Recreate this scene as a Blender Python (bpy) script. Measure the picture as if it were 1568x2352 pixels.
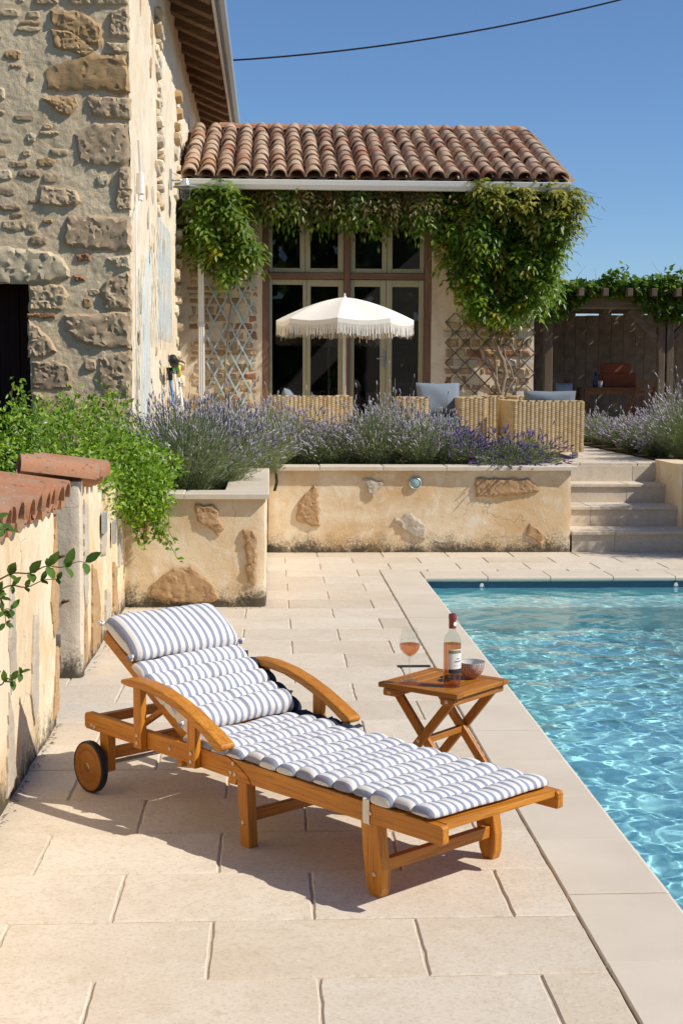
import bpy, math, random
import numpy as np
from mathutils import Vector, Matrix
R = math.radians
sc = bpy.context.scene
for o in list(bpy.data.objects): bpy.data.objects.remove(o)
col = sc.collection

# ------------------------------------------------------------------ camera
cam_d = bpy.data.cameras.new('camera'); cam = bpy.data.objects.new('camera', cam_d); col.objects.link(cam)
cam_d.sensor_fit = 'VERTICAL'; cam_d.sensor_height = 36.0; cam_d.lens = 50.0
cam_d.clip_start = 0.05; cam_d.clip_end = 2000
F_, CX, CY = 3267.0, 784.0, 1176.0
def _ray(x, y): return Vector(((x-CX)/F_, -(y-CY)/F_, -1.0)).normalized()
_Y = _ray(620, 874); _h = _ray(1620, 878)
_Z = _h.cross(_Y).normalized(); _X = _Y.cross(_Z)
_M = Matrix((_X, _Y, _Z))                       # world = M @ camera
cam.matrix_world = Matrix.Translation((0, 0, 1.6)) @ _M.to_4x4()
sc.camera = cam
sc.render.resolution_x, sc.render.resolution_y = 682, 1024

# ------------------------------------------------------------------ light
SUN_EL, SUN_AZ = 43.0, -19.0                     # azimuth measured from +X towards +Y
sd = Vector((math.cos(R(SUN_EL))*math.cos(R(SUN_AZ)), math.cos(R(SUN_EL))*math.sin(R(SUN_AZ)), math.sin(R(SUN_EL))))
w = bpy.data.worlds.new('World'); sc.world = w; w.use_nodes = True
wn = w.node_tree; bg = wn.nodes['Background']
sky = wn.nodes.new('ShaderNodeTexSky'); sky.sky_type = 'NISHITA'; sky.sun_disc = False
sky.sun_elevation = R(SUN_EL); sky.sun_rotation = R(90 - SUN_AZ)
sky.air_density = 1.0; sky.dust_density = 0.25; sky.ozone_density = 8.0; sky.altitude = 800
wn.links.new(sky.outputs[0], bg.inputs[0]); bg.inputs[1].default_value = 0.110
sl = bpy.data.lights.new('sun', 'SUN'); sl.energy = 4.5; sl.angle = R(0.5); sl.color = (1.0, 0.955, 0.87)
so = bpy.data.objects.new('sun', sl); col.objects.link(so)
so.rotation_euler = sd.to_track_quat('Z', 'Y').to_euler(); so.location = sd*30
vs = sc.view_settings
sc.display_settings.display_device = 'sRGB'
vs.view_transform = 'Standard'; vs.look = 'None'; vs.gamma = 1.0; vs.use_curve_mapping = False
vs.exposure = 0.10
sc.render.engine = 'CYCLES'
sc.cycles.use_denoising = True
sc.cycles.max_bounces = 10; sc.cycles.diffuse_bounces = 4; sc.cycles.glossy_bounces = 4
sc.cycles.transmission_bounces = 8; sc.cycles.transparent_max_bounces = 16
sc.cycles.sample_clamp_indirect = 6.0
sc.cycles.caustics_reflective = False; sc.cycles.caustics_refractive = True

# ------------------------------------------------------------------ object helpers
def tag(o, label=None, cat=None, group=None, kind=None):
    if label: o['label'] = label
    if cat: o['category'] = cat
    if group: o['group'] = group
    if kind: o['kind'] = kind
    return o
def thing(name, loc, label, cat, group=None, rz=0.0):
    o = bpy.data.objects.new(name, None); col.objects.link(o)
    o.location = loc; o.rotation_euler = (0, 0, rz); o.empty_display_size = 0.1
    return tag(o, label, cat, group)
class MB:
    """collects faces; build() links them as one mesh object"""
    def __init__(s): s.v = []; s.f = []; s.uv = None; s.mi = []
    def add(s, vs, fs):
        b = len(s.v); s.v.extend([tuple(p) for p in vs]); s.f.extend([tuple(i+b for i in f) for f in fs]); return s
    def box(s, x0, x1, y0, y1, z0, z1):
        return s.add([(x0,y0,z0),(x1,y0,z0),(x1,y1,z0),(x0,y1,z0),(x0,y0,z1),(x1,y0,z1),(x1,y1,z1),(x0,y1,z1)],
                     [(3,2,1,0),(4,5,6,7),(0,1,5,4),(1,2,6,5),(2,3,7,6),(3,0,4,7)])
    def beam(s, a, b, w, h, up=(0,0,1)):
        a = Vector(a); b = Vector(b); d = (b-a).normalized(); up = Vector(up)
        sx = d.cross(up)
        if sx.length < 1e-4: sx = d.cross(Vector((0,1,0)))
        sx.normalize(); sz = sx.cross(d)
        P = []
        for p in (a, b):
            for (i, j) in ((-1,-1),(1,-1),(1,1),(-1,1)): P.append(p + sx*(i*w/2) + sz*(j*h/2))
        return s.add(P, [(3,2,1,0),(4,5,6,7),(0,1,5,4),(1,2,6,5),(2,3,7,6),(3,0,4,7)])
    def prism(s, poly, fn, d0, d1):
        """poly: 2d outline (ccw), fn(u,v,d)->3d"""
        n = len(poly); P = [fn(u, v, d0) for u, v in poly] + [fn(u, v, d1) for u, v in poly]
        F = [tuple(range(n-1, -1, -1)), tuple(range(n, 2*n))] + [(i, (i+1) % n, n+(i+1) % n, n+i) for i in range(n)]
        return s.add(P, F)
    def tube(s, path, r, n=8, cap=True):
        path = [Vector(p) for p in path]; m = len(path)
        rr = r if hasattr(r, '__len__') else [r]*m
        t0 = (path[1]-path[0]).normalized(); ref = Vector((0,0,1)) if abs(t0.z) < .9 else Vector((1,0,0))
        nx = t0.cross(ref).normalized(); P = []
        for i, p in enumerate(path):
            t = (path[min(i+1, m-1)] - path[max(i-1, 0)]).normalized()
            nx = (nx - t*nx.dot(t)).normalized(); ny = t.cross(nx)
            for k in range(n):
                a = 2*math.pi*k/n; P.append(p + (nx*math.cos(a) + ny*math.sin(a))*rr[i])
        F = [(i*n+k, i*n+(k+1) % n, (i+1)*n+(k+1) % n, (i+1)*n+k) for i in range(m-1) for k in range(n)]
        if cap: F += [tuple(range(n-1, -1, -1)), tuple((m-1)*n+k for k in range(n))]
        return s.add(P, F)
    def lathe(s, prof, n=24, c=(0,0,0), cap=False):
        P = []; m = len(prof)
        for r, z in prof:
            for k in range(n):
                a = 2*math.pi*k/n; P.append((c[0]+r*math.cos(a), c[1]+r*math.sin(a), c[2]+z))
        F = [(i*n+k, i*n+(k+1) % n, (i+1)*n+(k+1) % n, (i+1)*n+k) for i in range(m-1) for k in range(n)]
        if cap: F += [tuple(range(n-1, -1, -1)), tuple((m-1)*n+k for k in range(n))]
        return s.add(P, F)
    def grid(s, nu, nv, fn, flip=False):
        P = [fn(i/nu, j/nv) for j in range(nv+1) for i in range(nu+1)]
        F = []
        for j in range(nv):
            for i in range(nu):
                a = j*(nu+1)+i; q = (a, a+1, a+nu+2, a+nu+1); F.append(q[::-1] if flip else q)
        return s.add(P, F)
    def mesh(s, name, m, smooth=False, off=(0,0,0)):
        me = bpy.data.meshes.new(name)
        V = np.array(s.v, float) - np.array(off, float)
        me.from_pydata(V.tolist(), [], s.f)
        if m is not None: me.materials.append(m)
        if smooth: me.polygons.foreach_set('use_smooth', [True]*len(me.polygons))
        me.update(); return me
    def build(s, name, m, parent=None, smooth=False, loc=(0,0,0), world=False, bev=0, seg=2, autos=False):
        """loc: origin of the object (in parent space); the collected coordinates are in parent space (world=True: world space)"""
        off = list(loc)
        if world and parent is not None:
            pl = parent.matrix_basis.translation; off = [off[i] for i in range(3)]
            me = s.mesh(name, m, smooth or autos, tuple(pl[i]+off[i] for i in range(3)))
        else: me = s.mesh(name, m, smooth or autos, tuple(off))
        o = bpy.data.objects.new(name, me); col.objects.link(o)
        o.location = loc
        if parent is not None: o.parent = parent
        if bev:
            b = o.modifiers.new('bevel', 'BEVEL'); b.width = bev; b.segments = seg; b.limit_method = 'ANGLE'; b.angle_limit = R(40)
        if autos:
            me.set_sharp_from_angle(angle=R(40))
        return o
def inst(src, name, parent=None, loc=None, rot=None, scale=None):
    c = src.copy(); c.name = name; col.objects.link(c); c.parent = parent
    if loc is not None: c.location = loc
    if rot is not None: c.rotation_euler = rot
    if scale is not None: c.scale = scale
    return c
def np_obj(name, V, F, m, parent=None, smooth=False, off=(0,0,0), attr=None):
    """fast path: V (n,3) numpy, F (m,k) numpy faces of equal size"""
    V = np.asarray(V, np.float32) - np.asarray(off, np.float32); F = np.asarray(F, np.int32)
    me = bpy.data.meshes.new(name); k = F.shape[1]
    me.vertices.add(len(V)); me.vertices.foreach_set('co', V.ravel())
    me.loops.add(F.size); me.loops.foreach_set('vertex_index', F.ravel())
    me.polygons.add(len(F)); me.polygons.foreach_set('loop_start', np.arange(0, F.size, k, dtype=np.int32))
    me.polygons.foreach_set('loop_total', np.full(len(F), k, np.int32))
    if smooth: me.polygons.foreach_set('use_smooth', np.ones(len(F), bool))
    if attr is not None:
        a = me.attributes.new('tint', 'FLOAT', 'POINT'); a.data.foreach_set('value', np.asarray(attr, np.float32))
    me.materials.append(m); me.update(calc_edges=True); me.validate()
    o = bpy.data.objects.new(name, me); col.objects.link(o)
    if parent is not None: o.parent = parent
    return o
# value noise for relief
_rng = np.random.RandomState(5); _lat = _rng.rand(64, 64, 64)
def vnoise(P, s=1.0, oct=3):
    P = np.asarray(P, float)*s; out = np.zeros(len(P)); amp = 1.0; tot = 0
    for o in range(oct):
        i = np.floor(P).astype(int); f = P - i; f = f*f*(3-2*f); acc = 0
        for dx in (0, 1):
            for dy in (0, 1):
                for dz in (0, 1):
                    wgt = (f[:, 0] if dx else 1-f[:, 0])*(f[:, 1] if dy else 1-f[:, 1])*(f[:, 2] if dz else 1-f[:, 2])
                    acc = acc + wgt*_lat[(i[:, 0]+dx) % 64, (i[:, 1]+dy) % 64, (i[:, 2]+dz) % 64]
        out += acc*amp; tot += amp; amp *= .5; P = P*2.03 + 17.3
    return out/tot*2 - 1

# ------------------------------------------------------------------ materials
class NT:
    def __init__(s, name):
        s.m = bpy.data.materials.new(name); s.m.use_nodes = True; s.t = s.m.node_tree
        s.n = s.t.nodes; s.l = s.t.links; s.b = s.n['Principled BSDF']; s.out = s.n['Material Output']
    def new(s, ty, ins=None, **kw):
        n = s.n.new(ty)
        for k, v in kw.items(): setattr(n, k, v)
        for k, v in (ins or {}).items(): s.set(n.inputs[k], v)
        return n
    def set(s, inp, v):
        if isinstance(v, bpy.types.NodeSocket): s.l.new(v, inp)
        else:
            if inp.type == 'RGBA' and len(v) == 3: v = (*v, 1)
            inp.default_value = v
    def coord(s, kind='Object', rand=True, scale=(1,1,1)):
        if kind == 'World': v = s.new('ShaderNodeNewGeometry').outputs['Position']
        else: v = s.new('ShaderNodeTexCoord').outputs[kind]
        if scale != (1,1,1): v = s.new('ShaderNodeVectorMath', {0: v, 1: scale}, operation='MULTIPLY').outputs[0]
        if rand and kind != 'World':
            r = s.new('ShaderNodeObjectInfo').outputs['Random']
            r = s.m_('MULTIPLY', r, 37.0)
            v = s.new('ShaderNodeVectorMath', {0: v, 1: r}, operation='ADD').outputs[0]
        return v
    def rnd(s): return s.new('ShaderNodeObjectInfo').outputs['Random']
    def m_(s, op, a, b=0.0, clamp=False):
        n = s.new('ShaderNodeMath', {0: a, 1: b}, operation=op); n.use_clamp = clamp; return n.outputs[0]
    def noise(s, v, scale, detail=4, rough=.55, dist=0.0, out='Fac'):
        return s.new('ShaderNodeTexNoise', {'Vector': v, 'Scale': scale, 'Detail': detail, 'Roughness': rough, 'Distortion': dist}).outputs[out]
    def voro(s, v, scale, feature='F1', out='Distance', rnd=1.0):
        return s.new('ShaderNodeTexVoronoi', {'Vector': v, 'Scale': scale, 'Randomness': rnd}, feature=feature).outputs[out]
    def map(s, x, a, b, c=0.0, d=1.0):
        n = s.new('ShaderNodeMapRange', {0: x, 1: a, 2: b, 3: c, 4: d}); n.clamp = True; return n.outputs[0]
    def ramp(s, f, stops, interp='LINEAR'):
        n = s.new('ShaderNodeValToRGB', {0: f}); cr = n.color_ramp; cr.interpolation = interp
        while len(cr.elements) < len(stops): cr.elements.new(.5)
        for e, (p, c) in zip(cr.elements, stops): e.position = p; e.color = (*c, 1) if len(c) == 3 else c
        return n.outputs[0]
    def mix(s, f, a, b, mode='MIX'):
        n = s.new('ShaderNodeMix', data_type='RGBA', blend_type=mode)
        s.set(n.inputs[0], f); s.set(n.inputs[6], a); s.set(n.inputs[7], b); return n.outputs[2]
    def bump(s, h, strength, dist=0.01, nrm=None):
        n = s.new('ShaderNodeBump', {'Height': h, 'Strength': strength, 'Distance': dist})
        if nrm is not None: s.l.new(nrm, n.inputs['Normal'])
        return n.outputs[0]
    def done(s, col=None, rough=None, nrm=None, spec=None, metal=None):
        b = s.b
        if col is not None: s.set(b.inputs['Base Color'], col)
        if rough is not None: s.set(b.inputs['Roughness'], rough)
        if nrm is not None: s.l.new(nrm, b.inputs['Normal'])
        if spec is not None: b.inputs['Specular IOR Level'].default_value = spec
        if metal is not None: b.inputs['Metallic'].default_value = metal
        return s.m
MAT = {}
def plain(name, c, rough=.6, metal=0.0, spec=.4, var=.06, bump=.0, scale=30):
    t = NT(name); v = t.coord(); f = t.noise(v, scale, 3)
    c0 = tuple(x*(1-var*2) for x in c); c1 = tuple(min(1, x*(1+var*2)) for x in c)
    cc = t.mix(f, c0, c1); n = t.bump(f, bump, .004) if bump else None
    MAT[name] = t.done(cc, rough, n, spec, metal); return MAT[name]

# limestone paving
t = NT('limestone'); v = t.coord(); big = t.noise(v, 2.2, 5, .6); mid = t.noise(v, 9, 6, .65, .4); fine = t.noise(v, 70, 4, .7)
streak = t.noise(t.coord(scale=(3, 14, 14)), 1.2, 5, .6, .8)
c = t.mix(t.map(big, .3, .7), (.59, .485, .35), (.74, .65, .525))
c = t.mix(t.map(mid, .48, .72, 0, .75), c, (.52, .405, .265))
c = t.mix(t.map(streak, .55, .8, 0, .35), c, (.78, .68, .56))
c = t.mix(t.map(t.voro(v, 26), .0, .09, .35, 0), c, (.28, .20, .12))
c = t.mix(.48, c, t.ramp(t.rnd(), [(0, (.56, .465, .355)), (.25, (.76, .66, .53)), (.5, (.64, .525, .39)), (.75, (.71, .63, .535)), (1, (.80, .68, .515))]))
c = t.mix(t.map(fine, .50, .68, 0, .42), c, (.40, .305, .205)); c = t.mix(t.map(t.noise(v, 28, 5, .75, .3), .56, .70, 0, .5), c, (.46, .37, .27)); c = t.mix(t.map(t.noise(v, 34, 4, .7), .60, .72, 0, .5), c, (.82, .75, .65))
h = t.m_('ADD', t.m_('MULTIPLY', mid, .6), t.m_('MULTIPLY', fine, .25))
MAT['limestone'] = t.done(c, t.map(fine, .3, .7, .5, .72), t.bump(h, .35, .01), .3)
t = NT('coping_stone'); v = t.coord(); big = t.noise(v, 2.5, 4); fine = t.noise(v, 120, 3, .7)
c = t.mix(t.map(big, .3, .7), (.64, .545, .425), (.72, .625, .495)); c = t.mix(t.map(t.noise(v, 6, 6, .7, .6), .6, .8, 0, .3), c, (.42, .33, .22))
c = t.mix(t.m_('MULTIPLY', t.rnd(), .3), c, (.60, .50, .385))
MAT['coping_stone'] = t.done(c, .55, t.bump(fine, .12, .004), .3)
t = NT('mortar'); v = t.coord('World'); f = t.noise(v, 60, 4)
d = t.noise(v, 2.5, 4)
c = t.mix(t.map(d, .60, .68, 0, .8), t.mix(f, (.50, .415, .32), (.64, .545, .43)), (.22, .17, .12))
MAT['mortar'] = t.done(c, .9, t.bump(f, .5, .01), .2)
def plaster(name, c0, c1, c2, base_z=0.0, dirt=1.0, scale=1.0):
    t = NT(name); v = t.coord('World'); big = t.noise(v, 1.3*scale, 5, .6, .5); mid = t.noise(v, 6*scale, 5, .65, .6); fine = t.noise(v, 90, 4, .75)
    c = t.mix(t.map(big, .36, .60), c0, c1); c = t.mix(t.map(mid, .52, .70, 0, .7), c, c2); c = t.mix(t.map(t.noise(t.coord('World', scale=(1.6, 1.6, .35)), 2.6, 5, .7, .3), .56, .74, 0, .5), c, tuple(x*.78 for x in c0)); crk = t.voro(t.new('ShaderNodeVectorMath', {0: v, 1: t.new('ShaderNodeVectorMath', {0: t.noise(v, 3, 3, out='Color'), 'Scale': .4}, operation='SCALE').outputs[0]}, operation='ADD').outputs[0], 1.5, 'DISTANCE_TO_EDGE'); c = t.mix(t.m_('MULTIPLY', t.map(crk, .0, .006, 1, 0), t.map(t.noise(v, 1.1, 2), .5, .62, 0, .55)), c, (.20, .14, .08))
    z = t.new('ShaderNodeSeparateXYZ', {0: v}).outputs[2]
    zz = t.m_('SUBTRACT', z, t.m_('MULTIPLY', t.map(t.noise(v, 4.2, 6, .75, .8), .30, .75), .20))
    drt = t.map(zz, base_z-.075, base_z+.0, .92*dirt, 0)
    spk = t.map(t.noise(v, 55, 4, .8), .42, .56, 0, 1)
    drt2 = t.m_('MULTIPLY', t.map(zz, base_z-.02, base_z+.10, .75*dirt, 0), spk)
    c = t.mix(drt, c, (.045, .038, .028)); c = t.mix(drt2, c, (.09, .075, .05))
    h = t.m_('ADD', t.m_('MULTIPLY', mid, 1.0), t.m_('MULTIPLY', fine, .35))
    MAT[name] = t.done(c, .92, t.bump(h, .45, .02), .15); return MAT[name]
plaster('ochre_plaster', (.68, .46, .235), (.82, .685, .485), (.86, .78, .64))
plaster('pale_plaster', (.74, .61, .43), (.82, .71, .55), (.66, .51, .33))
plaster('post_cement', (.58, .485, .36), (.68, .585, .455), (.47, .385, .275))
t = NT('barn_plaster'); v = t.coord('World'); big = t.noise(v, 1.7, 5, .6, .5); mid = t.noise(v, 9, 6, .7, .4); fine = t.noise(v, 70, 5, .8)
c = t.mix(t.map(big, .3, .7), (.68, .52, .325), (.82, .66, .44)); c = t.mix(t.map(mid, .52, .74, 0, .6), c, (.52, .405, .27)); c = t.mix(t.map(fine, .52, .72, 0, .6), c, (.76, .65, .48))
h = t.m_('ADD', mid, t.m_('ADD', t.m_('MULTIPLY', fine, .8), t.m_('MULTIPLY', t.noise(v, 28, 4, .7), .8))); c = t.mix(t.map(t.noise(v, 45, 3, .7), .60, .70, 0, .6), c, (.36, .27, .165)); MAT['barn_plaster'] = t.done(c, .95, t.bump(h, .55, .016), .1)
def rock(name, c0, c1, c2, layer=(1,1,1), bump=.8):
    t = NT(name); v = t.coord('World', scale=layer) if layer != (1,1,1) else t.coord('World')
    a = t.noise(v, 5, 6, .65, .8); f = t.noise(v, 60, 5, .75); sp = t.noise(t.coord('World'), 140, 3, .8)
    c = t.mix(t.map(a, .3, .7), c0, c1); c = t.mix(t.map(f, .5, .7, 0, .7), c, c2)
    c = t.mix(t.map(t.rnd(), 0, 1, 0, .35), c, c1); c = t.mix(t.map(sp, .62, .75, 0, .5), c, tuple(min(1, x*1.7) for x in c1))
    MAT[name] = t.done(c, .9, t.bump(t.m_('ADD', a, t.m_('MULTIPLY', f, .6)), bump*.7, .012), .15); return MAT[name]
rock('granite_dark', (.42, .295, .175), (.57, .42, .27), (.68, .52, .345))
rock('granite_mid', (.52, .385, .23), (.66, .505, .315), (.40, .295, .175))
rock('granite_light', (.58, .465, .305), (.70, .575, .395), (.46, .36, .235), bump=.6)
rock('sandstone_brown', (.38, .275, .175), (.46, .34, .22), (.29, .21, .135), bump=.5)
rock('orange_stone', (.42, .25, .11), (.55, .37, .19), (.27, .20, .135), layer=(.6, 1, 2.2))
rock('brick_red', (.34, .16, .085), (.42, .22, .125), (.27, .15, .1))
rock('schist', (.38, .225, .105), (.53, .355, .20), (.26, .155, .075), layer=(.5, .5, 2.6), bump=.7)
rock('schist_grey', (.44, .37, .28), (.56, .49, .39), (.33, .26, .18), layer=(.5, .5, 2.2), bump=.5)
rock('rubble', (.34, .22, .12), (.50, .365, .225), (.24, .16, .095))
rock('soil', (.075, .052, .034), (.12, .085, .055), (.05, .036, .024))
# terracotta
t = NT('terracotta'); v = t.coord(); a = t.noise(v, 6, 5, .6, .4); f = t.noise(v, 50, 4, .7); r = t.rnd()
c = t.ramp(r, [(0, (.36, .13, .07)), (.14, (.44, .23, .135)), (.35, (.52, .36, .235)), (.6, (.44, .29, .19)), (.8, (.33, .19, .13)), (1, (.56, .42, .30))])
c = t.mix(t.map(a, .42, .68, 0, .7), c, (.56, .45, .32)); c = t.mix(t.map(f, .52, .70, 0, .75), c, (.15, .10, .07))
MAT['terracotta'] = t.done(c, .85, t.bump(f, .25, .006), .2)
t = NT('terracotta_red'); v = t.coord(); a = t.noise(v, 7, 5, .6, .5); f = t.noise(v, 45, 4, .75); r = t.rnd()
c = t.mix(r, (.40, .155, .075), (.46, .22, .12)); c = t.mix(t.map(a, .40, .62, 0, .8), c, (.36, .25, .17)); c = t.mix(t.map(f, .60, .70, 0, .5), c, (.60, .52, .43)); c = t.mix(t.map(t.noise(v, 24, 4, .7), .58, .66, 0, .8), c, (.16, .10, .07))
MAT['terracotta_red'] = t.done(c, .85, t.bump(f, .3, .006), .2)
# wood
def wood(name, axis, c0, c1, c2, rough=.42, scale=1.0, spec=.4, bmp=.08):
    sc3 = [38*scale, 38*scale, 38*scale]; sc3[axis] = 1.6*scale
    t = NT(name); v = t.coord(scale=tuple(sc3)); a = t.noise(v, 1.0, 5, .6, .6); f = t.noise(t.coord(scale=tuple(x*3.2 for x in sc3)), 1.0, 3, .6)
    b = t.noise(t.coord(), 2.5, 2)
    c = t.mix(t.map(a, .34, .66), c0, c1); c = t.mix(t.map(f, .48, .66, 0, .75), c, c2); c = t.mix(t.map(b, .38, .66, 0, .45), c, c2)
    c = t.mix(t.map(t.rnd(), 0, 1, 0, .65), c, tuple(x*.60 for x in c0)); c = t.mix(t.map(t.noise(t.coord(), 14, 4, .7), .66, .76, 0, .5), c, c2)
    MAT[name] = t.done(c, t.map(a, .3, .7, rough-.06, rough+.1), t.bump(f, bmp, .002), spec); return MAT[name]
TK = ((.58, .21, .018), (.72, .31, .034), (.30, .088, .008))
for i, ax in enumerate('xyz'): wood('teak_'+ax, i, *TK)
TD = ((.47, .17, .018), (.60, .25, .034), (.25, .075, .010))
for i, ax in enumerate('xyz'): wood('table_wood_'+ax, i, *TD)
for i, ax in enumerate('xyz'): wood('weathered_wood_'+ax, i, (.16, .12, .085), (.25, .20, .145), (.09, .065, .045), .85, .5, .15, .3)
for i, ax in enumerate('xyz'): wood('brown_frame_'+ax, i, (.23, .125, .08), (.31, .18, .12), (.16, .085, .055), .7, .6, .2)
wood('old_door_wood', 2, (.035, .018, .016), (.06, .03, .026), (.02, .01, .009), .8, .4, .15)
wood('soffit_wood', 0, (.17, .095, .05), (.27, .17, .10), (.09, .05, .028), .8, .4, .15, .2)
wood('chair_wood', 2, (.21, .10, .055), (.30, .15, .08), (.13, .06, .032), .6, .6, .2)
plain('sash_paint', (.40, .37, .23), .55, var=.05)
plain('white_metal', (.78, .77, .73), .4, var=.03)
plain('grey_gutter', (.52, .47, .40), .45, var=.05)
plain('zinc', (.50, .53, .56), .35, .6, var=.08)
plain('trellis_paint', (.46, .58, .60), .6, var=.1)
plain('trellis_pale', (.68, .76, .78), .55, var=.1)
plain('dark_trellis', (.12, .10, .085), .8)
plain('black_rubber', (.018, .017, .016), .6)
plain('brass', (.45, .32, .16), .35, .9)
plain('screw_steel', (.62, .48, .36), .3, .9)
plain('steel', (.45, .45, .45), .35, .9)
plain('rust', (.12, .05, .03), .8, var=.2)
plain('cable_black', (.012, .012, .014), .6)
plain('cushion_grey', (.20, .235, .275), .95, var=.1, bump=.15, scale=120)
plain('cushion_navy', (.022, .028, .048), .9, var=.1, bump=.1, scale=150)
plain('canvas', (.80, .75, .665), .9, var=.03, bump=.1, scale=160)
plain('fringe', (.78, .74, .66), .9, var=.05)
plain('lens_glass', (.28, .42, .44), .15, spec=.6, var=.1)
plain('green_plastic', (.05, .30, .04), .45); plain('yellow_plastic', (.75, .52, .03), .45); plain('blue_plastic', (.06, .23, .5), .4)
plain('pool_clip', (.82, .82, .80), .5)
plain('white_pvc', (.80, .78, .74), .4, var=.02)
plain('blue_bottle', (.02, .025, .09), .3)
plain('wicker_red', (.20, .055, .025), .8, var=.25, bump=.4, scale=60)
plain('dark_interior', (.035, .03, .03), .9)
plain('curtain', (.10, .09, .085), .9)
# ---- more materials
t = NT('striped_canvas'); tc = t.new('ShaderNodeTexCoord').outputs['Object']
y = t.new('ShaderNodeSeparateXYZ', {0: tc}).outputs[1]
wob = t.m_('MULTIPLY', t.m_('SUBTRACT', t.noise(tc, 9, 2), .5), .006)
fr = t.m_('FRACT', t.m_('DIVIDE', t.m_('ADD', y, wob), .0335))
st = t.m_('MULTIPLY', t.map(fr, .0, .03), t.map(fr, .43, .46, 1, 0))
wv = t.noise(t.coord(rand=False, scale=(1, 1, 1)), 420, 2, .6)
c = t.mix(st, (.74, .705, .65), t.mix(t.map(wv, .3, .7), (.245, .26, .35), (.34, .355, .44)))
wr = t.noise(tc, 22, 4, .6, .6)
MAT['striped_canvas'] = t.done(c, .95, t.bump(t.m_('ADD', wr, t.m_('MULTIPLY', wv, .15)), .25, .008), .1)
t = NT('rattan'); at = t.new('ShaderNodeAttribute', attribute_name='tint').outputs['Fac']; v = t.coord()
c = t.ramp(at, [(0, (.10, .055, .022)), (.35, (.34, .21, .09)), (.62, (.58, .42, .22)), (1, (.76, .61, .38))])
MAT['rattan'] = t.done(c, .7, t.bump(t.noise(v, 220, 2), .2, .002), .25)
t = NT('pool_liner'); v = t.coord('World'); f = t.noise(v, 1.2, 2)
MAT['pool_liner'] = t.done(t.mix(f, (.40, .80, .86), (.46, .84, .88)), .5, None, .3)
t = NT('pool_water'); g_ = t.new('ShaderNodeBsdfGlass', {'Color': (.96, 1.0, 1.0), 'Roughness': 0.0, 'IOR': 1.33}); t.l.new(g_.outputs[0], t.out.inputs[0]); MAT['pool_water'] = t.m
def thin_glass(name, tint, ior=1.45, rough=.0):
    t = NT(name); tr = t.new('ShaderNodeBsdfTransparent', {0: tint}); gl = t.new('ShaderNodeBsdfGlossy', {'Color': (1,1,1), 'Roughness': rough})
    fc = t.new('ShaderNodeLayerWeight', {'Blend': .5}).outputs['Facing']; fr = t.m_('ADD', .04, t.m_('MULTIPLY', t.m_('POWER', fc, 4.0), .8))
    mx = t.new('ShaderNodeMixShader', {0: fr, 1: tr.outputs[0], 2: gl.outputs[0]}); t.l.new(mx.outputs[0], t.out.inputs[0]); MAT[name] = t.m
thin_glass('window_pane', (.62, .64, .62)); thin_glass('clear_glass', (.93, .95, .95)); thin_glass('bottle_glass', (.88, .92, .90)); thin_glass('lamp_glass', (.80, .84, .82))
thin_glass('rose_wine', (.91, .56, .38))
def leafmat(name, stops, trans=.35, rough=.45, tcol=None):
    t = NT(name); at = t.new('ShaderNodeAttribute', attribute_name='tint').outputs['Fac']
    c = t.ramp(at, stops); t.set(t.b.inputs['Base Color'], c); t.b.inputs['Roughness'].default_value = rough; t.b.inputs['Specular IOR Level'].default_value = .35
    tl = t.new('ShaderNodeBsdfTranslucent', {0: t.mix(1.0, c, tcol or (1.3, 1.5, .5), 'MULTIPLY')})
    mx = t.new('ShaderNodeMixShader', {0: trans, 1: t.b.outputs[0], 2: tl.outputs[0]}); t.l.new(mx.outputs[0], t.out.inputs[0])
    MAT[name] = t.m
leafmat('wisteria_leaf', [(0, (.06, .12, .014)), (.45, (.13, .22, .024)), (.8, (.24, .33, .035)), (.94, (.40, .36, .05)), (1, (.34, .18, .045))], .38, .36)
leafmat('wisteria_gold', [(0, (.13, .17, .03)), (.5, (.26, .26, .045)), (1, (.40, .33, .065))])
leafmat('wisteria_old', [(0, (.07, .075, .02)), (.4, (.11, .10, .025)), (.7, (.16, .11, .03)), (1, (.20, .11, .035))])
leafmat('honeysuckle_leaf', [(0, (.08, .17, .012)), (.5, (.18, .31, .022)), (.85, (.30, .44, .04)), (1, (.46, .50, .07))], .32)
leafmat('twig_leaf', [(0, (.05, .11, .02)), (1, (.11, .19, .035))], .3)
leafmat('vine_leaf', [(0, (.05, .11, .016)), (.6, (.11, .20, .03)), (1, (.22, .26, .04))], .4)
leafmat('lavender_leaf', [(0, (.14, .175, .09)), (.5, (.23, .265, .15)), (1, (.35, .37, .24))], .2, .7)
leafmat('lavender_stem', [(0, (.17, .22, .085)), (1, (.27, .31, .14))], .1, .7)
leafmat('lavender_pale', [(0, (.26, .225, .31)), (.45, (.42, .375, .46)), (.8, (.52, .48, .53)), (1, (.50, .46, .40))], .2, .8, (1.1, 1.0, 1.2))
leafmat('lavender_deep', [(0, (.09, .06, .19)), (.5, (.16, .11, .31)), (1, (.27, .21, .42))], .2, .8, (1.1, 1.0, 1.3))
leafmat('petal', [(0, (.8, .76, .6)), (1, (.85, .83, .74))], .3, .6, (1, 1, 1))
plain('bark', (.16, .12, .08), .95, var=.15, bump=.6, scale=40); plain('green_stem', (.16, .13, .05), .7, var=.15); plain('vine_stem', (.28, .21, .145), .9, var=.15, bump=.5, scale=40)
rock('terrain_soil', (.14, .12, .06), (.20, .17, .085), (.10, .095, .04), bump=.3)

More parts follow.
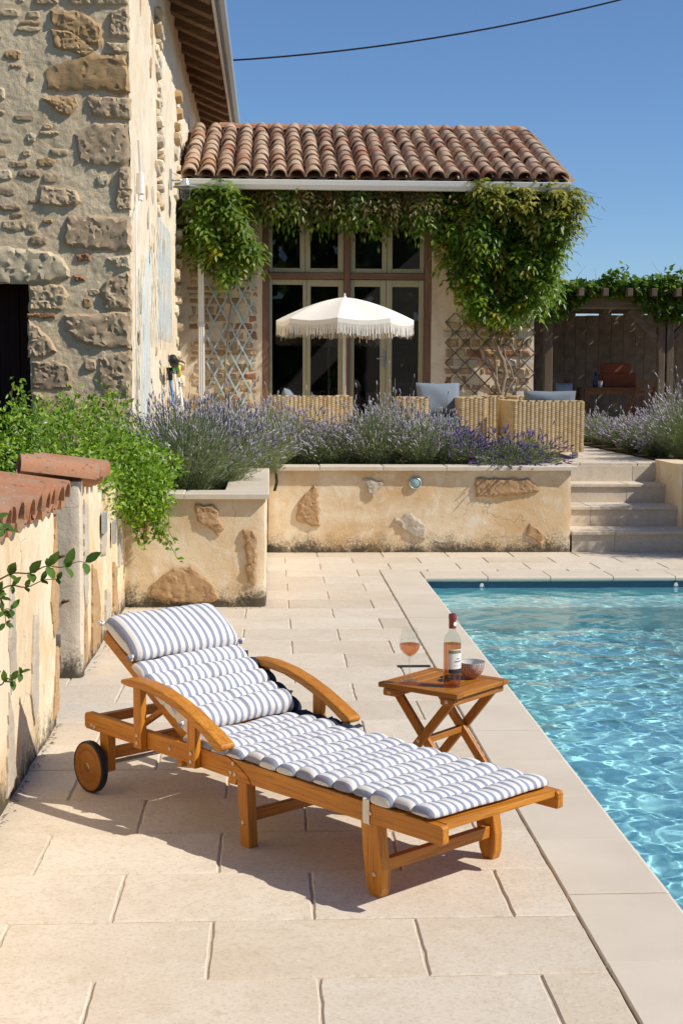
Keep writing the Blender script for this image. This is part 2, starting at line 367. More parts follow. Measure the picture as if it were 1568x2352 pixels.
# ------------------------------------------------------------------ setting: ground, paving, pool
rng = random.Random(11)
g = MB(); B = 400; x0, x1, y0, y1 = 1.1, 6.3, -3.2, 11.7
g.add([(-B,-B,-.07),(B,-B,-.07),(B,B,-.07),(-B,B,-.07),(x0,y0,-.07),(x1,y0,-.07),(x1,y1,-.07),(x0,y1,-.07)], [(0,1,5,4),(1,2,6,5),(2,3,7,6),(3,0,4,7)])
tag(g.build('ground', MAT['terrain_soil']), kind='structure')
PX, JX, PY = 1.246, .923, 11.53           # pool edge, coping/paving joint, far pool edge
pv = MB(); pv.add([(-1.4,1.5,-.0065),(JX-.003,1.5,-.0065),(JX-.003,11.875,-.0065),(6.25,11.875,-.0065),(6.25,13.5,-.0065),(-1.4,13.5,-.0065),(-1.4,11.875,-.0065)], [(0,1,2,6),(6,2,3,4,5)])
paving = tag(pv.build('paving', MAT['mortar']), kind='structure')
_slabs = {}
def slab_mesh(w, d, th, var, wob=.0022, cham=.0045):
    key = (round(w,3), round(d,3), var, th)
    if key in _slabs: return _slabs[key]
    r = random.Random(hash(key) % 9999 + var); pts = []
    nx, ny = max(2, int(w/.05)), max(2, int(d/.05))
    for i in range(nx): pts.append((-w/2 + w*i/nx, -d/2))
    for i in range(ny): pts.append((w/2, -d/2 + d*i/ny))
    for i in range(nx): pts.append((w/2 - w*i/nx, d/2))
    for i in range(ny): pts.append((-w/2, d/2 - d*i/ny))
    pts = [(x + r.uniform(-wob, wob), y + r.uniform(-wob, wob)) for x, y in pts]; n = len(pts)
    b = MB(); V = [(x, y, -th) for x, y in pts] + [(x, y, -cham) for x, y in pts]
    V += [(x*(1-2*cham/w), y*(1-2*cham/d), r.uniform(-.0004, .0004)) for x, y in pts]
    Fs = [(k*n+i, k*n+(i+1) % n, (k+1)*n+(i+1) % n, (k+1)*n+i) for k in (0, 1) for i in range(n)] + [tuple(2*n+i for i in range(n))]
    b.add(V, Fs); _slabs[key] = b; return b
_slab_me = {}
def slab(name, parent, x0, x1, y0, y1, z, m, gap=.008, th=.03, wob=.0022, nvar=4, cham=.0045, gapy=None):
    w, d = x1-x0-gap, y1-y0-(gap if gapy is None else gapy)
    if w < .03 or d < .03: return None
    var = rng.randrange(nvar); key = (name, round(w,3), round(d,3), var, th, m.name)
    if key not in _slab_me: _slab_me[key] = slab_mesh(w, d, th, var, wob, cham).mesh(name, m)
    o = bpy.data.objects.new(name, _slab_me[key]); col.objects.link(o); o.parent = parent
    pl = parent.matrix_basis.translation
    o.location = ((x0+x1)/2-pl.x, (y0+y1)/2-pl.y, z-pl.z + rng.uniform(-.001, .001)); o.rotation_euler = (rng.uniform(-.0012,.0012), rng.uniform(-.0012,.0012), rng.uniform(-.002,.002) + (math.pi if rng.random() < .5 else 0))
    return o
P0, PR = 3.70, .4155
for k in range(-3, 23):
    ya, yb = P0 + PR*k, P0 + PR*(k+1)
    off = .43 if k % 2 == 0 else .13
    xs = [off + .6*j for j in range(-4, 8)]
    for xa in xs:
        xb = xa + .6; a, b, c0, c1 = xa, xb, ya, yb
        if b < -1.15: continue
        if c0 > 10.3 and b < .0: continue
        if c1 < 11.7:
            if a >= JX - .02: continue
            b = min(b, JX)
        elif c0 < 11.87:
            if a < JX < b:
                slab('paving_slab', paving, a, JX, c0, c1, 0, MAT['limestone'], .0075, gapy=.009); a = JX
            if a >= JX - .001: c0 = 11.872
        if a > 4.35: continue
        slab('paving_slab', paving, a, b, c0, min(c1, 13.25), 0, MAT['limestone'], .0075, gapy=.009)
# coping
cp = MB(); cp.add([(JX-.02,0,-.014),(1.2,0,-.014),(1.2,11.6,-.014),(JX-.02,11.6,-.014)], [(0,1,2,3)])
coping = tag(cp.build('pool_coping', MAT['mortar']), kind='structure')
def coping_slab(x0, x1, y0, y1, axis):
    """axis 0: nose towards +X, axis 1: nose towards -Y"""
    L = (y1-y0 if axis == 0 else x1-x0) - .006; Wd = (x1-x0 if axis == 0 else y1-y0) - .005
    prof = [(0, -.04), (0, -.003), (.004, 0), (Wd-.018, .001), (Wd-.006, -.004), (Wd, -.014), (Wd, -.028), (Wd-.006, -.038), (Wd-.02, -.042)]
    b = MB()
    if axis == 0: b.prism(prof[::-1], lambda u, v, d: (u - Wd/2, d, v), -L/2, L/2)
    else: b.prism(prof[::-1], lambda u, v, d: (d, -u + Wd/2, v), L/2, -L/2)
    o = b.build('coping_slab', MAT['coping_stone'], coping, bev=.002, seg=1); o.location = ((x0+x1)/2, (y0+y1)/2, .0015 + rng.uniform(-.001, .001))
yj = [3.763 + .5235*k for k in range(-4, 15)]
for a, b in zip(yj, yj[1:]): coping_slab(JX+.002, PX+.016, a, b, 0)
coping_slab(JX+.002, PX+.016, yj[-1], PY+.33, 0)
xj = [PX+.016 + .52*k for k in range(0, 10)]
for a, b in zip(xj, xj[1:]): coping_slab(a, b, PY-.028, PY+.335, 1)
# basin and water
bs = MB(); xa, xb, ya, yb, zb, zt = PX, 6.2, -3.0, PY, -1.45, -.035
V = [(xa,ya,zb),(xb,ya,zb),(xb,yb,zb),(xa,yb,zb),(xa,ya,zt),(xb,ya,zt),(xb,yb,zt),(xa,yb,zt)]
bs.add(V, [(0,1,2,3),(0,4,5,1),(1,5,6,2),(2,6,7,3),(3,7,4,0)])
basin = tag(bs.build('pool_basin', MAT['pool_liner']), kind='structure')
bnd = MB(); bnd.add([(xa+.002,ya,-.036),(xa+.002,yb-.002,-.036),(xb,yb-.002,-.036),(xa+.002,ya,-.125),(xa+.002,yb-.002,-.125),(xb,yb-.002,-.125)], [(0,3,4,1),(1,4,5,2)]); plain('coping_shade_blue', (.075, .15, .21), .6)
bnd.build('coping_shade_strip', MAT['coping_shade_blue'], basin)  # coping's shade on the liner, put into colour as a dark strip
st2 = MB(); st2.box(xa+.001, xb-.001, PY-.55, PY-.001, zb, -.55); st2.build('entry_step', MAT['pool_liner'], basin, bev=.02)
wr0 = np.random.RandomState(21); nxw, nyw = 270, 800
gx, gy = np.meshgrid(np.linspace(xa, xb, nxw+1), np.linspace(ya, yb, nyw+1)); gzw = np.zeros_like(gx)
for k in range(44):                                    # wind ripples: many small travelling waves
    lam = .08+.50*wr0.rand()**2.0; th_ = wr0.normal(R(100), R(48)); amp = .00027*(lam/.2)**1.15*wr0.uniform(.5,1.2)
    gzw += amp*np.sin((gx*math.cos(th_)+gy*math.sin(th_))*2*math.pi/lam + wr0.rand()*6.28 + .6*np.sin(gx*wr0.uniform(.6,2)+gy*wr0.uniform(.6,2)))
idx = np.arange((nxw+1)*(nyw+1)).reshape(nyw+1, nxw+1)
water = np_obj('pool_water', np.stack([gx, gy, gzw-.088], -1).reshape(-1,3), np.stack([idx[:-1,:-1], idx[:-1,1:], idx[1:,1:], idx[1:,:-1]], -1).reshape(-1,4), MAT['pool_water'], None, True)
tag(water, kind='structure')
water.cycles.is_caustics_caster = True; sl.use_shadow = True; sl.cycles.is_caustics_light = True
for o in (basin, *basin.children): o.cycles.is_caustics_receiver = True

# ------------------------------------------------------------------ walls
def npdisp(P, amp, s=2.5):
    P = np.asarray(P, float)
    return P + np.stack([vnoise(P, s), vnoise(P+31.7, s), vnoise(P+71.3, s)*.5], 1)*amp
def relief_box(name, x0, x1, y0, y1, z0, z1, m, parent, res=.04, amp=.006, s=3.0, amp2=.0, faces='fblrt', rnd=0.0):
    b = MB(); n = lambda L: max(1, int(round(L/res)))
    nx, ny, nz = n(x1-x0), n(y1-y0), n(z1-z0)
    if 'f' in faces: b.grid(nx, nz, lambda u, v: (x0+(x1-x0)*u, y0, z0+(z1-z0)*v))
    if 'b' in faces: b.grid(nx, nz, lambda u, v: (x0+(x1-x0)*u, y1, z0+(z1-z0)*v), True)
    if 'l' in faces: b.grid(ny, nz, lambda u, v: (x0, y0+(y1-y0)*u, z0+(z1-z0)*v), True)
    if 'r' in faces: b.grid(ny, nz, lambda u, v: (x1, y0+(y1-y0)*u, z0+(z1-z0)*v))
    if 't' in faces: b.grid(nx, ny, lambda u, v: (x0+(x1-x0)*u, y0+(y1-y0)*v, z1))
    P = np.array(b.v)
    if rnd:   # soften the vertical edges
        for (cx, sx) in ((x0, 1), (x1, -1)):
            for (cy, sy) in ((y0, 1), (y1, -1)):
                d1 = np.clip((P[:,0]-cx)*sx, 0, rnd); d2 = np.clip((P[:,1]-cy)*sy, 0, rnd)
                k = ((d1 < rnd) & (d2 < rnd)); q = (1-(d1/rnd))*(1-(d2/rnd))*rnd*.3
                P[k, 0] += (sx*q)[k]; P[k, 1] += (sy*q)[k]
    b.v = npdisp(P, amp, s)
    if amp2: b.v = npdisp(b.v, amp2, s*5)
    b.v = [tuple(p) for p in b.v]
    return b.build(name, m, parent, world=True, smooth=True, autos=True)
def refine(poly, r, jit, step):
    out = []
    n = len(poly)
    for i in range(n):
        a, b = Vector(poly[i]), Vector(poly[(i+1) % n]); L = (b-a).length; k = max(1, int(L/step))
        for j in range(k):
            p = a.lerp(b, j/k)
            if j: p += Vector((r.uniform(-jit, jit), r.uniform(-jit, jit)))
            out.append((p.x, p.y))
    return out
def area2(poly): return sum(poly[i][0]*poly[(i+1) % len(poly)][1]-poly[(i+1) % len(poly)][0]*poly[i][1] for i in range(len(poly)))
from mathutils.geometry import delaunay_2d_cdt
def stone(name, poly, fn, proud, m, parent, seed=0, jit=.006, step=.08, back=.03, rough=.3, grain=None):
    """fn(u, v, d) -> world point, d = height above the wall face"""
    r = random.Random(seed); nr_ = np.random.RandomState(seed)
    if area2(poly) < 0: poly = poly[::-1]
    p = refine(poly, r, jit, min(step, .05)); n = len(p); A_ = np.array(p); size = math.sqrt(abs(area2(p))/2); g = grain or max(.011, size/15)
    x0_, y0_ = A_.min(0); x1_, y1_ = A_.max(0)
    gx_, gy_ = np.meshgrid(np.arange(x0_+g/2, x1_, g), np.arange(y0_+g/2, y1_, g)); I = np.stack([gx_.ravel(), gy_.ravel()], 1); I = I + nr_.uniform(-.3, .3, I.shape)*g
    def sdist(Q):
        d = np.full(len(Q), 9.0)
        for i in range(n):
            a, b = A_[i], A_[(i+1) % n]; ab = b-a; t_ = np.clip(((Q-a)@ab)/max(1e-9, ab@ab), 0, 1); d = np.minimum(d, np.linalg.norm(Q-(a+t_[:,None]*ab), axis=1))
        return d
    ins = np.zeros(len(I), bool); j = n-1
    for i in range(n):
        xi, yi = p[i]; xk, yk = p[j]
        ins ^= ((yi > I[:,1]) != (yk > I[:,1])) & (I[:,0] < (xk-xi)*(I[:,1]-yi)/(yk-yi+1e-9)+xi); j = i
    I = I[ins]; I = I[sdist(I) > g*.45] if len(I) else I
    pts = [Vector(q) for q in p] + [Vector(q) for q in I]
    vv, _, ff, _, _, _ = delaunay_2d_cdt(pts, [], [list(range(n))], 1, 1e-6)
    Q = np.array([(q.x, q.y) for q in vv]); d = sdist(Q); W = np.array([fn(q[0], q[1], 0) for q in Q]); cx, cy = Q.mean(0); tx, ty = r.uniform(-.03,.05), r.uniform(-.03,.04)
    e_ = np.clip(d/min(.016, size*.12), 0, 1); base = proud*(.30+.70*np.sqrt(e_)); relief = (vnoise(W+seed*.37, 7, 2)*.7 + vnoise(W+seed*.53, 22, 2)*.5 + vnoise(W+seed*.11, 60, 2)*.55)*rough*min(proud, .022)*1.5
    dd = base + e_*(relief + (Q[:,0]-cx)*tx*.35 + (Q[:,1]-cy)*ty*.35)
    V = [fn(q[0], q[1], z_) for q, z_ in zip(Q, dd)]; N0 = len(V); loop = []
    for q in p:                                       # skirt into the wall
        loop.append(int(np.argmin(((Q-np.array(q))**2).sum(1)))); V.append(fn(q[0], q[1], -back))
    Fs = [tuple(f) for f in ff] + [(loop[(i+1) % n], loop[i], N0+i, N0+(i+1) % n) for i in range(n)]
    b = MB(); b.add(V, Fs); o = b.build(name, m, parent, world=True, smooth=True); o.data.set_sharp_from_angle(angle=R(24)); return o
fnY = lambda Y: (lambda u, v, d: (u, Y-d, v))          # wall facing -Y
fnX = lambda X: (lambda u, v, d: (X+d, u, v))          # wall facing +X  (u = world Y)
OC = MAT['ochre_plaster']
# --- near garden wall with its tiled top
nw = thing('garden_wall', (-1.15, 4.3, 0), 'cream rendered garden wall at the left edge, capped with overlapping red tiles', 'garden wall')
relief_box('wall', -1.36, -.99, 2.2, 6.62, -.01, 1.03, OC, nw, .05, .009, 2.5, .002, 'flrbt', .04)
def tile_arch(L, w0, w1, hh, th=.013, n=9, vee=False):
    """arched tile running along +Y from 0 to L, arch opens downwards"""
    b = MB(); V = []
    for (y, w) in ((0, w0), (L*.5, (w0+w1)/2), (L, w1)):
        for rr in (0, 1):
            for i in range(n):
                a = math.pi*i/(n-1); ca, sa = math.cos(a), math.sin(a)
                k = (w/2 - rr*th); hz = hh - rr*th
                V.append((-ca*k, y, (sa**(1.0 if not vee else 1.3))*hz))
    N = 2*n; F = []
    for s in range(2):
        for i in range(n-1):
            F.append((s*N+i, s*N+i+1, (s+1)*N+i+1, (s+1)*N+i)[::-1]); F.append((s*N+n+i, s*N+n+i+1, (s+1)*N+n+i+1, (s+1)*N+n+i))
        F.append((s*N, s*N+n, (s+1)*N+n, (s+1)*N)[::-1]); F.append((s*N+n-1, s*N+2*n-1, (s+1)*N+2*n-1, (s+1)*N+n-1))
    for i in range(n-1):
        F.append((i, i+1, n+i+1, n+i)); F.append((2*N+i, 2*N+i+1, 2*N+n+i+1, 2*N+n+i)[::-1])
    b.add(V, F); return b
# tiles lie across the wall (axis along X, sloping down to +X) ; every tile is one part
_wt = tile_arch(.40, .19, .155, .085).mesh('roof_tile', MAT['terracotta_red'], True); _wt.set_sharp_from_angle(angle=R(40))
def wall_tile(parent, Y, z, up=True, tilt=.16, xfront=-.93, rz=0):
    o = bpy.data.objects.new('roof_tile', _wt); col.objects.link(o); o.parent = parent; pl = parent.matrix_basis.translation
    o.location = (xfront-pl.x, Y-pl.y, z-pl.z)
    # local +Y (tile axis, 0 = low wide end) runs towards -X and climbs
    o.rotation_euler = Matrix(((0, -1, 0), (1, 0, 0), (0, 0, 1))).to_euler()
    m = Matrix.Rotation(rz, 3, 'Z') @ Matrix.Rotation(tilt, 3, 'Y') @ Matrix(((0, -1, 0), (1, 0, 0), (0, 0, 1)))
    if not up: m = m @ Matrix.Rotation(math.pi, 3, 'Y')
    o.rotation_euler = m.to_euler(); return o
Y = 3.5; i = 0
while Y < 6.56:
    z = 1.075 - (Y-5.0)*.012
    wall_tile(nw, Y, z + rng.uniform(-.004, .006), True, .15+rng.uniform(-.03,.03), -.925+rng.uniform(-.015,.015), rng.uniform(-.05,.05))
    wall_tile(nw, Y+.094, z+.028, False, .15+rng.uniform(-.03,.03), -.945+rng.uniform(-.015,.01), rng.uniform(-.04,.04))
    Y += .188
for (poly, m, sd) in [([(5.36,.62),(5.43,.86),(5.52,.70),(5.50,.45),(5.40,.40)],'schist_grey',1), ([(5.85,.30),(5.95,.62),(6.05,.60),(6.02,.22),(5.93,.15)],'schist_grey',2),
                      ([(6.42,.60),(6.60,.98),(6.615,.62),(6.61,.45),(6.50,.42)],'schist',3), ([(6.45,.05),(6.55,.33),(6.615,.36),(6.61,.13),(6.58,.06)],'schist',4), ([(5.28,.03),(5.36,.42),(5.44,.30),(5.46,.06)],'schist_grey',6)]:
    stone('stone', poly, fnX(-.987), .008, MAT[m], nw, sd, .012, .03, rough=.5)
# --- gate post + second length of wall
fw = thing('garden_wall', (-1.15, 8.5, 0), 'shorter cream wall with grey cement end post, behind the metal gate pole', 'garden wall')
relief_box('wall', -1.30, -1.02, 7.71, 10.02, -.01, .93, OC, fw, .05, .010, 2.5, .002, 'rbt', .0)
relief_box('end_post', -1.45, -1.008, 7.60, 7.72, -.01, 1.06, MAT['post_cement'], fw, .03, .005, 4, .0015, 'flrbt', .03)
ramp_ = MB(); ramp_.add([(-1.30,7.72,.92),(-1.018,7.72,.92),(-1.018,8.45,.92),(-1.30,8.45,.92),(-1.30,7.72,1.05),(-1.018,7.72,1.05),(-1.018,8.45,1.0),(-1.30,8.45,1.0)],[(0,1,5,4),(1,2,6,5),(2,3,7,6),(3,0,4,7),(4,5,6,7)])
ramp_.build('wall_head', OC, fw, world=True)
for k in range(4):
    wall_tile(fw, 7.70+k*.188, 1.07-.006*k, True, .14, -.955+rng.uniform(-.01,.01), .35)
    if k < 3: wall_tile(fw, 7.80+k*.188, 1.10-.006*k, False, .14, -.965, .35)
for (poly, m, sd) in [([(7.76,.45),(7.80,.95),(7.95,.90),(7.97,.60),(7.86,.30)],'schist_grey',11), ([(8.10,.03),(8.13,.55),(8.30,.48),(8.48,.30),(8.44,.05)],'schist',12), ([(7.75,.04),(7.80,.42),(7.84,.30),(7.86,.05)],'schist',13),
                      ([(9.2,.10),(9.26,.42),(9.42,.36),(9.40,.08)],'schist',14), ([(8.75,.06),(8.8,.3),(8.95,.28),(8.98,.1)],'schist_grey',15), ([(9.55,.35),(9.6,.6),(9.75,.55),(9.72,.36)],'schist_grey',16), ([(8.55,.55),(8.62,.78),(8.8,.72),(8.76,.52)],'schist_grey',17)]:
    stone('stone', poly, fnX(-1.012), .008, MAT[m], fw, sd, .012, .03, rough=.5)
sp = MB(); sp.tube([(-1.012,8.62,.78),(-1.0,8.62,.78)], .03, 10); sp.box(-1.01,-.985,8.54,8.66,.68,.80)
tag(sp.build('outdoor_socket', MAT['zinc'], bev=.006), 'small grey weatherproof socket on the far garden wall', 'socket')
sp = MB(); sp.box(-1.01,-.99,9.12,9.20,.55,.70); tag(sp.build('outdoor_switch', MAT['zinc'], bev=.006), 'slim grey switch box on the garden wall below trailing honeysuckle', 'switch')
# gate pole and hardware
gp = thing('gate_pole', (-1.02, 6.70, 0), 'thin vertical steel gate pole at the end of the near wall', 'pole')
b = MB(); b.tube([(0,0,0),(0,0,.80)], .011, 10); b.build('pole', MAT['zinc'], gp, smooth=True)
b = MB(); b.box(-.005,.035,-.012,.012,.34,.40); b.build('latch', MAT['steel'], gp, bev=.003)
b = MB(); b.box(0,.03,-.011,.011,.22,.30); b.build('hinge', MAT['rust'], gp, bev=.003)
for (x, z, nm) in [(-1.10,.42,'gate_hook'),(-1.12,.66,'gate_bolt')]:
    b = MB(); b.tube([(x,7.60,z),(x,7.55,z)], .009, 8); b.tube([(x,7.55,z),(x+.035,7.54,z+.012)], .007, 8)
    tag(b.build(nm, MAT['rust'], smooth=True), 'rusty %s set in the grey cement gate post' % nm.replace('_',' '), 'ironwork')
# --- raised bed: block front + long terrace wall
blk = thing('planter_wall', (-.5, 10, 0), 'short rendered planter wall with embedded stones behind the lounger head', 'planter wall')
relief_box('wall', -1.04, -.03, 10.0, 13.2, -.01, .772, OC, blk, .04, .010, 2.6, .002, 'fr', .035)
for (poly, m, sd) in [([(-.527,.737),(-.399,.731),(-.32,.558),(-.357,.508),(-.51,.613)],'schist',21), ([(-.191,.557),(-.104,.551),(-.092,.346),(-.111,.153),(-.161,.172),(-.17,.35)],'schist',22),
                      ([(-.85,.099),(-.838,.161),(-.677,.285),(-.554,.297),(-.407,.172),(-.358,.06),(-.433,.035),(-.74,.049)],'schist',23), ([(-.895,.669),(-.821,.694),(-.81,.595),(-.872,.496)],'schist',24)]:
    stone('stone', poly, fnY(9.995), .017, MAT[m], blk, sd, .012, .03, rough=.5, grain=.013)
MAT['cap_stone'] = MAT['coping_stone']
for a, b_ in ((-1.0,-.6),(-.6,-.005)): slab('cap_slab', blk, a, b_, 9.955, 10.28, .812, MAT['cap_stone'], .004, .04, .001, 3, .007)
for a, b_ in ((10.28,11.0),(11.0,11.7),(11.7,12.4),(12.4,13.12)): slab('cap_slab', blk, -.33, -.005, a, b_, .812, MAT['cap_stone'], .004, .04, .001, 3, .007)
tw = thing('terrace_wall', (1.4, 13.2, 0), 'long rendered terrace wall with embedded stones below the lavender', 'terrace wall')
relief_box('wall', -.03, 2.83, 13.2, 13.75, -.01, .772, OC, tw, .045, .009, 2.6, .002, 'fr', .03)
for (poly, m, sd) in [([(.407,.638),(.444,.601),(.467,.25),(.363,.258),(.244,.303),(.273,.482)],'schist',31), ([(.86,.683),(.942,.698),(1.054,.646),(.99,.56),(.958,.504),(.90,.58)],'schist_grey',32),
                      ([(1.153,.302),(1.317,.377),(1.453,.241),(1.447,.121),(1.349,.136)],'schist_grey',33), ([(1.915,.694),(2.121,.70),(2.428,.688),(2.517,.575),(2.3,.54),(1.918,.519)],'schist',34), ([(2.434,.276),(2.574,.182),(2.545,.037),(2.513,.088),(2.399,.157)],'schist',35)]:
    stone('stone', poly, fnY(13.194), .018, MAT[m], tw, sd, .012, .03, rough=.5, grain=.013)
xs = [-.03,.46,1.05,1.64,2.23,2.87]
for a, b_ in zip(xs, xs[1:]): slab('cap_slab', tw, a, b_, 13.145, 13.46, .812, MAT['cap_stone'], .004, .04, .001, 3, .007)
slab('cap_slab', tw, 2.55, 2.87, 13.46, 14.5, .812, MAT['cap_stone'], .004, .04, .001, 3, .007)
wl = thing('wall_light', (1.35, 13.19, .653), 'round glass bulkhead light set in the terrace wall', 'light')
b = MB(); b.lathe([(.058,0),(.058,.012),(.05,.018),(.046,.014)], 28); o = b.build('bezel', MAT['zinc'], wl, smooth=True, autos=True); o.rotation_euler = (R(90),0,0)
b = MB(); b.lathe([(.047,.008),(.03,.02),(.0,.025)], 24); o = b.build('lens', MAT['lens_glass'], wl, smooth=True); o.rotation_euler = (R(90),0,0)
cbw = MB()
for k in range(2):
    cbw.tube([(.02+.012*k,13.14,.80),(.05+.012*k,13.12,.74),(.055+.014*k,13.15,.66),(.035+.012*k,13.18,.58)], .006, 6)
tag(cbw.build('loose_cables', MAT['cable_black'], smooth=True), 'two loose dark cables hanging over the corner of the wall', 'cable')
# soil of the beds
b = MB(); b.add([(-2.6,7.75,.70),(-1.06,7.75,.70),(-1.06,10.1,.72),(-.1,10.1,.745),(-.1,13.4,.75),(2.85,13.4,.75),(2.85,15.1,.752),(-1.3,15.1,.752),(-1.3,12.5,.75),(-2.6,12.5,.75)], [(0,1,2,9),(9,2,3,8),(8,3,4,7),(7,4,5,6)])
tag(b.build('bed_soil', MAT['soil']), kind='structure')

# --- terrace and steps
TZ = .765
b = MB(); b.box(-1.2, 12, 15.05, 40, -.02, TZ-.012); b.box(2.84, 4.1, 14.60, 15.06, -.02, TZ-.012)
terrace = tag(b.build('terrace', MAT['mortar']), kind='structure')
for j in range(12):
    ya = 14.56 + .4155*j; off = 2.6 + (.3 if j % 2 else 0)
    for k in range(-1, 4):
        xa, xb_ = off+.6*k, off+.6*k+.6
        xa = max(xa, 2.86 if ya < 15 else 1.9); xb_ = min(xb_, 4.12)
        if xb_-xa > .04: slab('terrace_slab', terrace, xa, xb_, ya, ya+.4155, TZ, MAT['limestone'])
b = MB(); b.box(2.84, 4.6, 13.24, 14.7, -.01, .03)
steps = tag(b.build('steps', MAT['mortar']), kind='structure')
nz = [(13.19,.195),(13.72,.385),(14.17,.575),(14.53,TZ)]
sx = [[2.84,3.25,4.05,4.6],[2.84,3.13,4.0,4.6],[2.84,2.98,3.6,4.0],[2.84,2.90,3.75,4.0]]
for i, (yn, zt_) in enumerate(nz):
    zb_ = 0 if i == 0 else nz[i-1][1]; yn2 = nz[i+1][0] if i < 3 else 14.62
    for a, c1 in zip(sx[i], sx[i][1:]):
        slab('riser', steps, a, c1, yn+.022, yn+.10, zt_-.03, MAT['limestone'], .004, zt_-.03-zb_, .0008, 3, .002)
        if i < 3: slab('tread', steps, a-.0, c1, yn, yn2+.05, zt_, MAT['limestone'], .004, .03, .001, 3, .004)
    b = MB(); b.box(2.85, sx[i][-1], yn+.09, yn2+.12, 0 if i == 0 else .02, zt_-.034); b.build('step_core', MAT['mortar'], steps)
f2_ = thing('flank_wall', (4.8, 13.2, 0), 'rendered end wall past the right end of the lowest steps', 'flank wall')
relief_box('wall', 4.62, 5.1, 12.3, 13.62, -.01, .80, OC, f2_, .08, .01, 2.5, .002, 'flrbt', .03)
fl = thing('flank_wall', (4.1, 14, 0), 'ochre rendered flank wall right of the stone steps', 'flank wall')
relief_box('wall', 3.99, 4.25, 13.62, 14.62, -.01, .80, OC, fl, .05, .01, 2.5, .002, 'flrbt', .03)
b = MB(); b.add([(4.14,14.6,TZ+.01),(9,14.6,TZ+.01),(9,22.6,TZ+.01),(4.14,22.6,TZ+.01)], [(0,1,2,3)])
b.box(4.25, 9, 13.62, 14.6, -.02, TZ+.01)
tag(b.build('lavender_bed', MAT['soil']), kind='structure')
# ------------------------------------------------------------------ old stone barn on the left
barn = thing('stone_barn', (-1.8, 12.5, 0), 'tall weathered stone barn with granite corner blocks at the left', 'barn')
def face_relief(name, parent, m, fn, u0, u1, v0, v1, res, amp, s, flip=False, amp2=.004, amp3=0):
    b = MB(); nu, nv = int((u1-u0)/res), int((v1-v0)/res)
    b.grid(nu, nv, lambda u, v: fn(u0+(u1-u0)*u, v0+(v1-v0)*v, 0), flip)
    P = npdisp(np.array(b.v), amp, s)
    P = npdisp(P, amp2, s*6)
    if amp3: P = npdisp(P, amp3, 24); P = npdisp(P, amp3*.6, 55)
    b.v = [tuple(p) for p in P]
    return b.build(name, m, parent, world=True, smooth=True)
face_relief('front_wall', barn, MAT['barn_plaster'], fnY(12.5), -2.07, -1.2, 0, 6.2, .011, .014, 3.0, amp2=.005, amp3=.0042)
face_relief('front_wall', barn, MAT['barn_plaster'], fnY(12.5), -2.6, -2.07, 2.42, 7.0, .012, .014, 3.0, amp2=.005, amp3=.0042)
face_relief('front_wall', barn, MAT['barn_plaster'], fnY(12.5), -5.2, -2.6, 2.42, 7.0, .06, .022, 3.0, amp2=.01)
face_relief('front_wall', barn, MAT['barn_plaster'], fnY(12.5), -5.2, -3.15, 0, 2.42, .06, .016, 3.2)
face_relief('side_wall', barn, MAT['pale_plaster'], fnX(-1.2), 12.5, 27.0, 0, 6.3, .05, .024, 2.6, amp2=.010)
face_relief('door_reveal', barn, MAT['barn_plaster'], lambda u, v, d: (-2.07-d, u, v), 12.5, 12.85, 0, 2.42, .05, .008, 4, flip=True)
